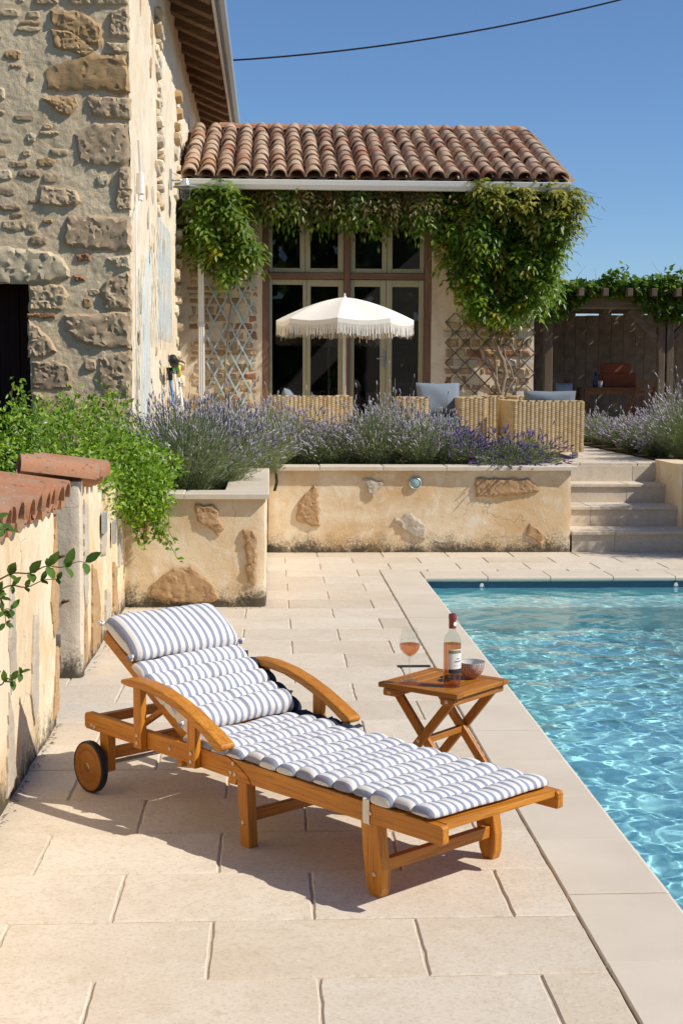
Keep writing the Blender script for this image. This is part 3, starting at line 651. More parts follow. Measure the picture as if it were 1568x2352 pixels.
BS = [('l', [(-2.36, 2.74), (-1.89, 2.7), (-1.78, 2.64), (-1.72, 2.54), (-1.72, 2.48), (-1.91, 2.43), (-2.09, 2.42), (-2.36, 2.42)]), ('d', [(-1.73, 3.0), (-1.76, 2.92), (-1.77, 2.77), (-1.68, 2.73), (-1.55, 2.71), (-1.19, 2.7), (-1.19, 3.0)]), ('l', [(-1.41, 2.65), (-1.21, 2.67), (-1.2, 2.55), (-1.32, 2.56)]), ('d', [(-1.42, 2.44), (-1.23, 2.54), (-1.2, 2.5), (-1.2, 2.21), (-1.42, 2.21), (-1.47, 2.32)]), ('d', [(-1.77, 2.16), (-1.2, 2.19), (-1.2, 1.87), (-1.46, 1.87), (-1.67, 1.93), (-1.77, 2.03)]), ('m', [(-2.07, 2.41), (-1.79, 2.42), (-1.73, 2.32), (-1.79, 2.2), (-2.08, 2.19)]), ('r', [(-2.09, 2.17), (-1.85, 2.17), (-1.85, 2.13), (-2.09, 2.13)]), ('d', [(-2.08, 2.12), (-1.9, 1.96), (-1.84, 1.84), (-1.96, 1.79), (-2.09, 1.79)]), ('b', [(-2.06, 1.75), (-1.86, 1.76), (-1.75, 1.72), (-1.71, 1.63), (-1.71, 1.53), (-2.06, 1.51)]), ('d', [(-1.48, 1.79), (-1.2, 1.86), (-1.2, 1.67), (-1.22, 1.46), (-1.45, 1.48), (-1.48, 1.67)]), ('d', [(-1.49, 1.44), (-1.21, 1.44), (-1.2, 1.01), (-1.57, 1.01), (-1.6, 1.32)]), ('d', [(-2.05, 1.48), (-1.72, 1.49), (-1.63, 1.39), (-1.65, 1.01), (-2.05, 1.01)]), ('r', [(-1.67, 2.67), (-1.55, 2.69), (-1.54, 2.62), (-1.65, 2.61)]), ('r', [(-1.69, 2.5), (-1.61, 2.49), (-1.59, 2.45), (-1.67, 2.44)]), ('o', [(-1.85, 4.72), (-1.62, 4.71), (-1.43, 4.6), (-1.42, 4.47), (-1.45, 4.41), (-1.57, 4.47), (-1.85, 4.61)]), ('o', [(-1.86, 4.56), (-1.67, 4.54), (-1.49, 4.39), (-1.56, 4.33), (-1.83, 4.41)]), ('o', [(-1.9, 4.22), (-1.72, 4.31), (-1.52, 4.36), (-1.24, 4.36), (-1.2, 4.22), (-1.19, 4.05), (-1.29, 4.02), (-1.42, 4.07), (-1.77, 4.05), (-1.89, 4.06)]), ('o', [(-1.94, 3.99), (-1.65, 4.0), (-1.63, 3.93), (-1.7, 3.84), (-1.81, 3.87)]), ('d', [(-1.55, 4.01), (-1.18, 3.99), (-1.19, 3.82), (-1.36, 3.82), (-1.52, 3.85)]), ('d', [(-1.67, 3.69), (-1.49, 3.79), (-1.2, 3.78), (-1.19, 3.5), (-1.26, 3.43), (-1.49, 3.43), (-1.63, 3.47)]), ('d', [(-1.28, 3.41), (-1.19, 3.42), (-1.19, 3.06), (-1.31, 3.05), (-1.33, 3.13)]), ('d', [(-1.96, 3.26), (-1.66, 3.22), (-1.62, 3.12), (-1.66, 3.08), (-1.97, 3.08)]), ('d', [(-1.35, 4.71), (-1.2, 4.76), (-1.19, 4.49), (-1.36, 4.49)]), ('m', [(-1.39, 4.46), (-1.2, 4.46), (-1.2, 4.38), (-1.32, 4.38)]), ('m', [(-1.76, 4.85), (-1.2, 4.86), (-1.2, 4.78), (-1.47, 4.76), (-1.67, 4.76)])]
BM = {'d': ('granite_dark', .024), 'l': ('granite_light', .026), 'm': ('granite_mid', .022), 'b': ('sandstone_brown', .022), 'r': ('brick_red', .016), 'o': ('orange_stone', .024)}
for i, (k, poly) in enumerate(BS):
    m, pr = BM[k]; stone('lintel' if i == 0 else 'stone', poly, fnY(12.5), pr, MAT[m], barn, 100+i, .010, .04, .04, .65)
rs = random.Random(66); done_ = [(sum(a for a, _ in p)/len(p), sum(b_ for _, b_ in p)/len(p), max(a for a, _ in p)-min(a for a, _ in p), max(b_ for _, b_ in p)-min(b_ for _, b_ in p)) for _, p in BS]
for k in range(420):      # lesser stones showing through the crumbling mortar
    x, z = rs.uniform(-2.5,-1.24), rs.uniform(1.2,4.85); w_, h = rs.uniform(.05,.22), rs.uniform(.035,.11)
    if x < -2.02 and z < 2.85: continue
    if any(abs(x-a) < (w_+c_)*.5+.006 and abs(z-b_) < (h+d_)*.5+.006 for a, b_, c_, d_ in done_): continue
    if len(done_) > 95: break
    done_.append((x, z, w_, h)); q = [(x+w_*.5*math.copysign(abs(math.cos(a))**.6, math.cos(a))*rs.uniform(.85,1.1), z+h*.5*math.copysign(abs(math.sin(a))**.6, math.sin(a))*rs.uniform(.8,1.1)) for a in [2*math.pi*i/8+.2 for i in range(8)]]
    stone('stone', q, fnY(12.5), rs.uniform(.008,.016), MAT[rs.choice(['granite_mid','granite_mid','granite_light','sandstone_brown','granite_dark','orange_stone'])], barn, 700+k, .008, .03, .03, .6)
rs = random.Random(77)
def quadstone(y, z, w, h, r):
    n = 7; return [(y + w/2*math.cos(2*math.pi*k/n)*r.uniform(.85,1.15), z + h/2*math.sin(2*math.pi*k/n)*r.uniform(.8,1.15)) for k in range(n)]
for k in range(26):      # ragged column of bared rubble where the render ends
    z = 3.4 + k*.085 + rs.uniform(-.02,.02); stone('stone', quadstone(15.6+rs.uniform(-.12,.25), z, rs.uniform(.25,.5), rs.uniform(.09,.15), rs), fnX(-1.2), rs.uniform(.02,.07), MAT[rs.choice(['granite_mid','schist_grey','pale_plaster','granite_light'])], barn, 200+k)
for k in range(22):
    z = 1.6 + k*.17 + rs.uniform(-.03,.03); stone('stone', quadstone(18.7+rs.uniform(-.35,.45), z, rs.uniform(.3,.6), rs.uniform(.12,.2), rs), fnX(-1.2), rs.uniform(.03,.09), MAT[rs.choice(['granite_mid','schist_grey','orange_stone','pale_plaster','granite_light'])], barn, 240+k)
for k in range(26):
    stone('stone', quadstone(rs.uniform(12.9,18.3), rs.uniform(1.2,5.4), rs.uniform(.12,.3), rs.uniform(.1,.35), rs), fnX(-1.2), rs.uniform(.006,.014), MAT[rs.choice(['schist','orange_stone','schist_grey'])], barn, 280+k)
b = MB(); b.box(-2.062,-1.232,12.535,12.95,0,6.0); b.box(-3.3,-2.0,12.84,12.95,0,2.6); b.box(-3.3,-2.0,12.54,12.95,2.435,2.6); b.build('wall_core', MAT['old_door_wood'], barn, world=True)
for k in range(6):
    b = MB(); x = -3.1+k*.18; b.box(x, x+.172, 12.78, 12.82, 0, 2.42); b.build('door_plank', MAT['old_door_wood'], barn, world=True, bev=.004, seg=1)
# roof overhang
ez, ex = 6.0, -.64
sl_ = .42
for k in range(22):
    y = 12.45+k*.68; b = MB(); b.beam((ex-.01, y, ez-.10), (-1.25, y, ez-.10+sl_*.61), .20, .15); b.build('rafter', MAT['soffit_wood'], barn, world=True, bev=.006, seg=1)
for k in range(6):
    x0_ = ex - .13*k; x1_ = x0_-.122; b = MB(); z0_ = ez+.01+sl_*(ex-x0_); b.add([(x0_,12.28,z0_-.02),(x1_,12.28,z0_+sl_*.122-.02),(x1_,27.5,z0_+sl_*.122-.02),(x0_,27.5,z0_-.02),(x0_,12.28,z0_),(x1_,12.28,z0_+sl_*.122),(x1_,27.5,z0_+sl_*.122),(x0_,27.5,z0_)],[(0,1,2,3),(7,6,5,4),(4,5,1,0),(7,3,2,6),(0,3,7,4),(1,5,6,2)])
    b.build('soffit_board', MAT['soffit_wood'], barn, world=True)
b = MB(); b.box(ex-.02, ex+.015, 12.28, 27.5, ez-.13, ez+.04); b.build('fascia', MAT['grey_gutter'], barn, world=True, bev=.004, seg=1)
b = MB(); prof = [(0,.0),(.01,-.06),(.05,-.09),(.10,-.06),(.115,.01),(.105,.01),(.09,-.05),(.05,-.075),(.02,-.05),(.012,0)]
b.prism(prof, lambda u, v, d: (ex+.017+u, d, ez+.02+v), 12.1, 27.5); b.build('gutter', MAT['zinc'], barn, world=True, smooth=True, autos=True)
b = MB(); b.add([(ex+.04,12.26,ez+.05),(-6.5,12.26,ez+.05+sl_*5.9),(-6.5,27.6,ez+.05+sl_*5.9),(ex+.04,27.6,ez+.05),(ex+.04,12.26,ez+.15),(-6.5,12.26,ez+.15+sl_*5.9),(-6.5,27.6,ez+.15+sl_*5.9),(ex+.04,27.6,ez+.15)],[(0,1,2,3),(7,6,5,4),(4,5,1,0),(7,3,2,6),(0,3,7,4),(1,5,6,2)])
b.build('roof', MAT['terracotta'], barn, world=True)
# conduit on the corner
cd = thing('wall_conduit', (-1.18, 12.95, 3.1), 'white plastic cable conduit on the sunlit side of the barn corner', 'conduit')
b = MB(); b.tube([(-1.16,12.92,3.72),(-1.155,13.02,3.43)], .012, 8); b.tube([(-1.155,13.02,3.44),(-1.155,13.02,3.26)], [.035,.038], 12); b.tube([(-1.155,13.02,3.26),(-1.155,13.0,3.20)], .022, 10)
b.build('tube', MAT['white_pvc'], cd, world=True, smooth=True, autos=True)
b = MB(); b.tube([(-1.155,13.0,3.2),(-1.165,12.8,3.12),(-1.172,12.72,3.0),(-1.172,12.68,2.0),(-1.172,12.7,1.2)], .007, 6); b.build('wire', MAT['white_pvc'], cd, world=True, smooth=True)
# barn lamp
lp = thing('wall_lamp', (-1.19, 17.3, 3.95), 'zinc barn lamp with wide shade on a wall bracket', 'lamp')
b = MB(); b.box(-1.19,-1.165,17.25,17.35,3.86,4.10); b.build('back_plate', MAT['zinc'], lp, world=True, bev=.004)
b = MB(); b.tube([(-1.17,17.3,3.97),(-1.02,17.3,3.97)], .012, 8); b.tube([(-1.17,17.3,4.07),(-1.02,17.3,3.98)], .005, 6); b.build('bracket', MAT['zinc'], lp, world=True, smooth=True)
b = MB(); b.lathe([(.0,.075),(.03,.07),(.05,.03),(.055,.0),(.15,-.025),(.155,-.032),(.05,-.012),(.05,-.03)], 28, (-1.0,17.3,3.92)); b.build('shade', MAT['zinc'], lp, world=True, smooth=True, autos=True)
b = MB(); b.lathe([(.055,-.02),(.06,-.08),(.055,-.15),(.03,-.185),(.0,-.19)], 20, (-1.0,17.3,3.92)); b.build('globe', MAT['lamp_glass'], lp, world=True, smooth=True)

# ------------------------------------------------------------------ low tiled house with glazed doors
house = thing('tiled_house', (1.2, 19.2, TZ), 'low stone house with terracotta tile roof and tall glazed doors', 'house')
HY = 19.2
for (a, c_, z0_, z1_) in ((-1.2,-.10,TZ-.02,4.2),(2.16,3.56,TZ-.02,4.2),(-.10,2.16,4.0,4.2)):
    relief_box('wall', a, c_, HY, HY+.35, z0_, z1_, MAT['pale_plaster'], house, .05, .012, 3, .003, 'flrb')
relief_box('side_wall', 3.25, 3.56, HY+.35, 21.9, TZ-.02, 4.4, MAT['pale_plaster'], house, .1, .012, 3, .003, 'rb')
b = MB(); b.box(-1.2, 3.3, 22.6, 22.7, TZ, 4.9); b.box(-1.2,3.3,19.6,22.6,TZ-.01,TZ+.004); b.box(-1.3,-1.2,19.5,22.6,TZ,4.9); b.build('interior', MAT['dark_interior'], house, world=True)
rs = random.Random(5)
def rubble_panel(xa, xb_, za, zb_, seed):
    r = random.Random(seed); z = za
    while z < zb_:
        h = r.uniform(.07,.15); x = xa + r.uniform(0,.08)
        while x < xb_-.06:
            w_ = r.uniform(.09,.30)
            if x+w_ > xb_: w_ = xb_-x
            if r.random() < .86 and w_ > .06:
                g_ = .016; jj = lambda: r.uniform(-.014,.014)
                poly = [(x+g_+jj(), z+g_+jj()), (x+w_-g_+jj(), z+g_+jj()), (x+w_-g_+jj(), z+h-g_+jj()), (x+w_*.5, z+h-g_+jj()), (x+g_+jj(), z+h-g_+jj())]
                stone('stone', poly, fnY(HY), r.uniform(.008,.03), MAT[r.choice(['rubble','rubble','schist','schist_grey','granite_mid','sandstone_brown','brick_red'])], house, r.randrange(9999), .004, .12, .02, .3)
            x += w_
        z += h
rubble_panel(-1.12, -.16, TZ+.05, 3.05, 3); rubble_panel(2.28, 3.52, TZ+.05, 2.35, 4)
# timber frame, doors and windows
for (x0_, x1_) in ((-.10,-.02),(.99,1.07),(2.07,2.16)):
    b = MB(); b.box(x0_, x1_, HY-.01, HY+.14, TZ, 4.02); b.build('timber_post', MAT['brown_frame_z'], house, world=True, bev=.006)
for (x0_, x1_) in ((-.018,.988),(1.072,2.068)):
    b = MB(); b.box(x0_, x1_, HY-.004, HY+.13, 2.955, 3.035); b.build('timber_transom', MAT['brown_frame_x'], house, world=True, bev=.005)
def leaf(nm, x0_, x1_, z0_, z1_, gx0, gx1, gz0, gz1, handle=None):
    p = MB(); y0_, y1_ = HY+.05, HY+.10
    p.box(x0_, gx0, y0_, y1_, z0_, z1_); p.box(gx1, x1_, y0_, y1_, z0_, z1_); p.box(gx0, gx1, y0_, y1_, z0_, gz0); p.box(gx0, gx1, y0_, y1_, gz1, z1_)
    d = p.build(nm, MAT['sash_paint'], house, world=True, bev=.006)
    q = MB(); q.add([(gx0,HY+.075,gz0),(gx1,HY+.075,gz0),(gx1,HY+.075,gz1),(gx0,HY+.075,gz1)],[(0,1,2,3)])
    o = q.build('pane', MAT['window_pane']); o.parent = d; o.location = tuple(-house.location[i] for i in range(3))
    if handle:
        q = MB(); q.box(handle-.018,handle+.018,HY+.035,HY+.05,1.78,2.0); q.tube([(handle,HY+.04,1.9),(handle,HY+.0,1.9),(handle-.1,HY+.0,1.9)], .009, 8)
        o = q.build('handle', MAT['steel'], bev=.002); o.parent = d; o.location = tuple(-house.location[i] for i in range(3))
lz0, lz1 = TZ+.01, 2.95
leaf('door', -.018, .488, lz0, lz1, .03, .44, lz0+.12, 2.88); leaf('door', .492, .988, lz0, lz1, .545, .915, lz0+.12, 2.86)
leaf('door', 1.072, 1.555, lz0, lz1, 1.13, 1.48, lz0+.12, 2.86, 1.53); leaf('door', 1.56, 2.068, lz0, lz1, 1.64, 2.0, lz0+.12, 2.86)
for (a, c_, g0, g1) in ((-.018,.468,.035,.40),(.472,.988,.54,.91),(1.072,1.568,1.14,1.50),(1.572,2.068,1.64,2.01)): leaf('window', a, c_, 3.04, 4.0, g0, g1, 3.10, 3.94)
# roof
ey, ezz, ry, rz_ = 18.62, 4.175, 21.72, 5.31
ang = math.atan2(rz_-ezz, ry-ey); SLn = math.hypot(rz_-ezz, ry-ey)
_rt = tile_arch(.40, .222, .170, .102, .018, 9).mesh('cover_tile', MAT['terracotta'], True); _rt.set_sharp_from_angle(angle=R(40))
NR, NC = 10, 22; pit = .2280
for cidx in range(NC):
    for r_ in range(NR):
        d = r_*SLn/NR*.985 - .02 + rng.uniform(-.018,.018)
        o = bpy.data.objects.new('cover_tile', _rt); col.objects.link(o); o.parent = house
        o.location = (-1.03+pit*cidx+rng.uniform(-.010,.010)-house.location.x, ey+math.cos(ang)*d-house.location.y, ezz+math.sin(ang)*d+.045+rng.uniform(-.003,.004)-house.location.z)
        o.rotation_euler = (ang-.055+rng.uniform(-.025,.025), rng.uniform(-.06,.06), rng.uniform(-.04,.04))
b = MB()
def pan(u, v):
    x = -1.14 + u*(pit*NC+.09); ph = (x+1.03)/pit; d = v*SLn
    z = .02 - .035*(math.cos(2*math.pi*(ph-.5))*.5+.5) + .012*((v*NR) % 1 < .5)
    return (x, ey+math.cos(ang)*d, ezz+math.sin(ang)*d+z)
b.grid(NC*8, 20, pan); tag(b.build('pan_tiles', MAT['terracotta'], house, world=True, smooth=True), kind='stuff')
b = MB(); b.add([(-1.2,ey+.02,ezz-.03),(3.86,ey+.02,ezz-.03),(3.86,ry,rz_-.03),(-1.2,ry,rz_-.03),(-1.2,ey+.02,ezz-.06),(3.86,ey+.02,ezz-.06),(3.86,ry,rz_-.06),(-1.2,ry,rz_-.06)],[(0,1,2,3),(7,6,5,4),(4,5,1,0),(5,6,2,1),(6,7,3,2)])
b.build('roof_boards', MAT['soffit_wood'], house, world=True)
b = MB(); b.add([(-1.2,ry+.02,rz_-.05),(3.86,ry+.02,rz_-.05),(3.86,24.9,4.2),(-1.2,24.9,4.2)],[(0,1,2,3)]); b.build('rear_roof', MAT['terracotta'], house, world=True)
b = MB(); b.add([(3.80,ey+.03,ezz-.12),(3.865,ey+.03,ezz-.12),(3.865,ry,rz_-.10),(3.80,ry,rz_-.10),(3.80,ey+.03,ezz+.03),(3.865,ey+.03,ezz+.03),(3.865,ry,rz_+.03),(3.80,ry,rz_+.03)],[(3,2,1,0),(4,5,6,7),(0,1,5,4),(1,2,6,5),(2,3,7,6),(3,0,4,7)]); b.build('verge_board', MAT['brown_frame_y'], house, world=True)
_rg = tile_arch(.215, .26, .25, .095, .014, 7).mesh('ridge_tile', MAT['terracotta_red'], True); _rg.set_sharp_from_angle(angle=R(30))
for k in range(24):
    x = -.75 + k*.1865
    o = bpy.data.objects.new('ridge_tile', _rg); col.objects.link(o); o.parent = house
    o.location = (x-house.location.x, ry+.03-house.location.y, rz_+.015+rng.uniform(-.006,.008)+.05*(((x-1.4)/2.4)**2)*.4-house.location.z); o.rotation_euler = (rng.uniform(-.01,.01), 0, R(-90)+rng.uniform(-.015,.015))
b = MB(); prof = [(0,0),(0,-.10),(.02,-.115),(.09,-.115),(.12,-.06),(.13,.0),(.12,.005),(.108,-.055),(.085,-.10),(.025,-.10),(.012,-.09),(.012,0)]
b.prism([(-u, v) for u, v in prof][::-1], lambda u, v, d: (d, ey+.0+u, ezz-.02+v), -1.12, 3.87)
b.build('gutter', MAT['white_metal'], house, world=True, bev=.002, seg=1)
for k in range(9):
    x = -.9+k*.58; b = MB(); b.beam((x, ey+.05, ezz-.10),(x, HY+.1, ezz+.13), .07, .09); b.build('rafter', MAT['soffit_wood'], house, world=True)
# white downpipe
dp = thing('drainpipe', (-.89, 18.72, TZ), 'white ribbed drainpipe standing in front of the trellis', 'drainpipe')
b = MB(); b.box(-.93,-.85,18.70,18.76,TZ,4.11)
for k in range(3): b.box(-.921+.026*k,-.909+.026*k,18.694,18.70,TZ,4.11)
b.build('pipe', MAT['white_metal'], dp, world=True, bev=.004); b = MB(); b.box(-.94,-.84,18.69,18.77,2.30,2.34); b.build('clip', MAT['zinc'], dp, world=True, bev=.003)

# ------------------------------------------------------------------ pergola and shed
pg = thing('pergola', (6.5, 23.5, TZ), 'rustic grey timber pergola carrying a vine at the right', 'pergola')
for x0_ in (6.42, 6.56):
    b = MB(); b.box(x0_, x0_+.115, 23.42, 23.58, TZ, 2.80); b.build('post', MAT['weathered_wood_z'], pg, world=True, bev=.012)
b = MB(); b.box(4.52, 4.66, 23.43, 23.57, TZ, 2.80); b.build('post', MAT['weathered_wood_z'], pg, world=True, bev=.012)
b = MB(); b.box(8.9, 9.05, 23.43, 23.57, TZ, 2.80); b.build('post', MAT['weathered_wood_z'], pg, world=True, bev=.012)
b = MB(); b.box(3.7, 9.6, 23.42, 23.57, 2.80, 2.99); b.build('beam', MAT['weathered_wood_x'], pg, world=True, bev=.012)
b = MB(); b.box(6.30, 6.78, 23.36, 23.62, 2.70, 2.83); b.build('bolster', MAT['weathered_wood_x'], pg, world=True, bev=.012)
for (a, c_) in (((6.42,23.5,2.30),(5.95,23.5,2.80)), ((6.68,23.5,2.34),(7.1,23.5,2.80))):
    b = MB(); b.beam(a, c_, .10, .10, (0,1,0)); b.build('brace', MAT['weathered_wood_x'], pg, world=True, bev=.008)
b = MB(); b.box(3.7, 9.6, 26.3, 26.42, 2.86, 3.0); b.build('beam', MAT['weathered_wood_x'], pg, world=True, bev=.01)
for k in range(15):
    x = 3.8+k*.40; b = MB(); b.box(x, x+.09, 23.1, 26.6, 2.992, 3.12); b.build('joist', MAT['weathered_wood_y'], pg, world=True, bev=.008)
plain('shed_brown', (.19, .145, .12), .9, var=.3, bump=.5, scale=7)
shed = thing('shed_wall', (6.5, 26.7, TZ), 'shaded brown shed wall behind the pergola dining corner', 'shed')
rs = random.Random(8); x = 3.6; 
while x < 11:
    w_ = rs.uniform(.16,.24); b = MB(); b.box(x, x+w_-.004, 26.66+rs.uniform(0,.003), 26.72, TZ, 2.86+rs.uniform(-.03,.03)); b.build('plank', MAT['shed_brown'], shed, world=True, bev=.004, seg=1); x += w_
b = MB(); b.box(3.6, 11, 26.73, 26.8, TZ, 2.7); b.build('backing', MAT['weathered_wood_z'], shed, world=True)
# ------------------------------------------------------------------ overhead cable
b = MB(); A0, A1 = Vector((-.7,20.6,6.08)), Vector((6.2,20.6,7.36))
b.tube([A0.lerp(A1, k/16) - Vector((0,0,.20*4*(k/16)*(1-k/16))) for k in range(17)], .013, 6)
tag(b.build('overhead_cable', MAT['cable_black'], smooth=True), 'black overhead cable crossing the blue sky', 'cable')
# ------------------------------------------------------------------ trellises
def trellis(name, fn, w, h, ang_deg, pitch, m, label, loc, t=.014, wd=.022, cat='trellis', clipfan=None):
    root = thing(name, loc, label, cat); tn = math.tan(R(ang_deg))
    for sgn in (1, -1):
        dx = h/tn; k = -int(dx/pitch)-1
        while k*pitch < w+dx:
            # line x = x0 + sgn*z/tn
            x0_ = k*pitch if sgn > 0 else k*pitch
            pts = []
            za, zb_ = 0.0, h
            xa = x0_ - (dx if sgn > 0 else 0) if False else x0_
            f = lambda z: (xa + z/tn) if sgn > 0 else (xa - z/tn)
            # clip to 0..w
            lo, hi = 0.0, h
            if sgn > 0: lo = max(lo, (0-xa)*tn); hi = min(hi, (w-xa)*tn)
            else: lo = max(lo, (xa-w)*tn); hi = min(hi, (xa-0)*tn)
            if hi-lo > .08:
                d = .008 if sgn > 0 else .022
                b = MB(); b.beam(fn(f(lo), lo, d), fn(f(hi), hi, d), t, wd, up=Vector(fn(0,0,1))-Vector(fn(0,0,0)) if False else (0,0,1))
                b.build('slat', m, root, world=True)
            k += 1
    return root
trellis('trellis', lambda u, v, d: (-.84+u, HY-.03-d, TZ+v), .62, 2.3, 62, .19, MAT['trellis_paint'], 'pale blue diamond trellis on the stone wall left of the doors', (-.55, HY-.05, TZ))
trellis('trellis', lambda u, v, d: (2.35+u, HY-.03-d, TZ+v), 1.22, 1.75, 45, .27, MAT['dark_trellis'], 'dark weathered diamond trellis behind the wisteria trunk at right', (2.9, HY-.05, TZ), wd=.013)
ft = thing('folded_trellis', (-1.15, 13.1, TZ), 'tall folded white lattice leaning at the barn corner', 'trellis')
for k in range(8):
    yb_, yt = 12.72+.13*k, 13.0+.14*k+.02*(k % 2); zt_ = 2.86 - .02*abs(k-5) - (.0 if k > 3 else .12*(4-k)*.5)
    b = MB(); path = [(-1.13-.02*(k % 2), yb_+.0*k + (yt-yb_)*q**2.2, TZ+(zt_-TZ)*q) for q in (0,.25,.5,.75,1)]
    for a, c_ in zip(path, path[1:]): b.beam(a, c_, .024, .006, (1,0,0))
    b.build('slat', MAT['trellis_pale'], ft, world=True)
f2 = thing('hung_trellis', (-1.15, 15.6, 2.0), 'pale blue lattice panel hung high on the sunlit barn wall', 'trellis')
for k in range(10):
    b = MB(); y_ = 14.45+.2*k; b.beam((-1.13, y_, 2.02+.0*k),(-1.13, y_+.25, 3.24), .024, .006, (1,0,0)); b.build('slat', MAT['trellis_pale'], f2, world=True)
    b = MB(); b.beam((-1.115, y_+.2, 2.02),(-1.115, y_-.02, 3.24), .024, .006, (1,0,0)); b.build('slat', MAT['trellis_pale'], f2, world=True)
# garden tools leaning on the barn
for (y_, z_, m, nm, lb) in [(15.75,1.62,'blue_plastic','broom','blue handled broom leaning on the barn wall'),(16.5,1.70,'white_pvc','rake','pale handled rake leaning between the broom and the hoe'),(17.2,1.66,'yellow_plastic','hoe','yellow collared hoe leaning nearest the tiled house')]:
    tl = thing(nm, (-1.02, y_, TZ), lb, 'garden tool')
    b = MB(); b.tube([(-.98,y_,TZ),(-1.1,y_+.1,z_)], .016, 8); b.build('pole', MAT[m if nm != 'hoe' else 'white_pvc'], tl, world=True, smooth=True)
    b = MB(); b.tube([(-1.1,y_+.1,z_-.02),(-1.105,y_+.1,z_+.12)], [.03,.035], 10); b.build('grip', MAT['black_rubber' if nm != 'hoe' else 'yellow_plastic'], tl, world=True, smooth=True)
hz = thing('hose_nozzle', (-1.06, 16.1, 1.70), 'green and black hose nozzle hooked over the garden tools', 'hose nozzle')
b = MB(); b.tube([(-1.05,15.75,1.80),(-1.06,16.35,1.70)], [.045,.035], 10); b.build('barrel', MAT['green_plastic'], hz, world=True, smooth=True)
b = MB(); b.tube([(-1.05,15.55,1.83),(-1.05,15.78,1.79)], [.05,.055], 10); b.build('head', MAT['black_rubber'], hz, world=True, smooth=True)
# ------------------------------------------------------------------ wooden sun lounger
LO, LA = (.338, 4.274, 0), R(-49.8)
lg = thing('sun_lounger', LO, 'oiled teak sun lounger on two wheels with curved armrests', 'sun lounger', rz=LA)
LW = .57
def PR_(poly, y0_, y1_, name, m, bev=.004, parent=lg):
    if area2(poly) < 0: poly = poly[::-1]
    b = MB(); b.prism(poly, lambda u, v, d: (u, d, v), y1_, y0_); return b.build(name, MAT[m], parent, bev=bev)
rear = [(-1.652,.247),(-1.640,.238),(-1.2,.234),(-.628,.226),(-.645,.250),(-.69,.275),(-.735,.292),(-.752,.298),(-1.2,.300),(-1.63,.304),(-1.645,.300),(-1.652,.290)]
front = [(-.622,.226),(.255,.230),(.263,.236),(.263,.282),(.255,.289),(-.742,.298),(-.685,.277),(-.640,.251)]
for y0_, y1_ in ((0,.028),(LW-.028,LW)):
    PR_(rear, y0_, y1_, 'rear_rail', 'teak_x', .003); PR_(front, y0_, y1_, 'front_rail', 'teak_x', .003)
fl_ = [(-.088,.231),(-.076,.12),(-.060,.03),(-.045,0),(.0,0),(.009,.03),(.010,.09),(-.002,.16),(-.010,.231)]
for y0_ in (.0, LW-.04):
    PR_(fl_, y0_, y0_+.04, 'front_leg', 'teak_z', .005)
    PR_([(-.703,.228),(-.682,0),(-.634,0),(-.648,.228)], y0_, y0_+.04, 'middle_leg', 'teak_z', .004)
    yy = .012 if y0_ == 0 else LW-.05
    PR_([(-1.566,.235),(-1.56,.085),(-1.51,.085),(-1.508,.235)], yy, yy+.038, 'wheel_leg', 'teak_z', .004)
def BY(s0, s1, z0, z1, y0_, y1_, name, m='teak_y', bev=.003):
    b = MB(); b.box(s0, s1, y0_, y1_, z0, z1); return b.build(name, MAT[m], lg, bev=bev)
BY(-.035,-.008,.075,.115,.04,LW-.04,'front_stretcher'); BY(-.68,-.655,.085,.125,.04,LW-.04,'middle_stretcher'); BY(-1.545,-1.52,.13,.175,.05,LW-.05,'rear_stretcher')
BY(-1.635,-1.60,.255,.29,.028,LW-.028,'end_crossbar'); BY(-1.30,-1.265,.24,.275,.028,LW-.028,'crossbar'); BY(-1.06,-1.03,.205,.23,.01,LW-.01,'batten'); BY(-.76,-.72,.203,.227,.01,LW-.01,'batten')
BY(.185,.252,.270,.291,.028,LW-.028,'end_slat')
for k in range(10): BY(-.60+.078*k,-.60+.078*k+.062,.268,.289,.028,LW-.028,'seat_slat')
arm_top = [(-1.332,.488),(-1.27,.4985),(-1.18,.4975),(-1.08,.484),(-.98,.458),(-.89,.426),(-.80,.386),(-.732,.352)]
arm_bot = [(-.762,.326),(-.83,.364),(-.91,.400),(-1.0,.432),(-1.10,.457),(-1.20,.468),(-1.29,.466),(-1.335,.472)]
for y0_, y1_ in ((-.048,.016),(LW-.016,LW+.048)): PR_(arm_top+[(-.726,.342),(-.735,.328)]+arm_bot, y0_, y1_, 'armrest', 'teak_x', .008)
for y0_, y1_ in ((-.029,-.001),(LW+.001,LW+.029)):
    PR_([(-1.277,.236),(-1.23,.236),(-1.23,.472),(-1.277,.470)], y0_, y1_, 'arm_post', 'teak_z', .003); PR_([(-.948,.230),(-.902,.230),(-.902,.408),(-.948,.425)], y0_, y1_, 'arm_post', 'teak_z', .003)
bd = Vector((-1.583+1.03, .61-.285)); bl = bd.length; bd.normalize(); bn = Vector((bd.y, -bd.x))
if bn.y < 0: bn = -bn
def BK(a, c_): return Vector((-1.03,.285)) + bd*a + bn*c_
for y0_ in (.05, LW-.078):
    PR_([tuple(BK(0,-.022)), tuple(BK(bl,-.022)), tuple(BK(bl,.022)), tuple(BK(0,.022))], y0_, y0_+.028, 'back_rail', 'teak_x', .004)
for k in range(7):
    a = .05 + k*.085; PR_([tuple(BK(a,.010)), tuple(BK(a+.06,.010)), tuple(BK(a+.06,.0215)), tuple(BK(a,.0215))], .078, LW-.078, 'back_slat', 'teak_y', .002)
for y0_ in (.085, LW-.11): PR_([(-1.445,.262),(-1.425,.25),(-1.20,.385),(-1.215,.402)], y0_, y0_+.024, 'back_strut', 'teak_x', .003)
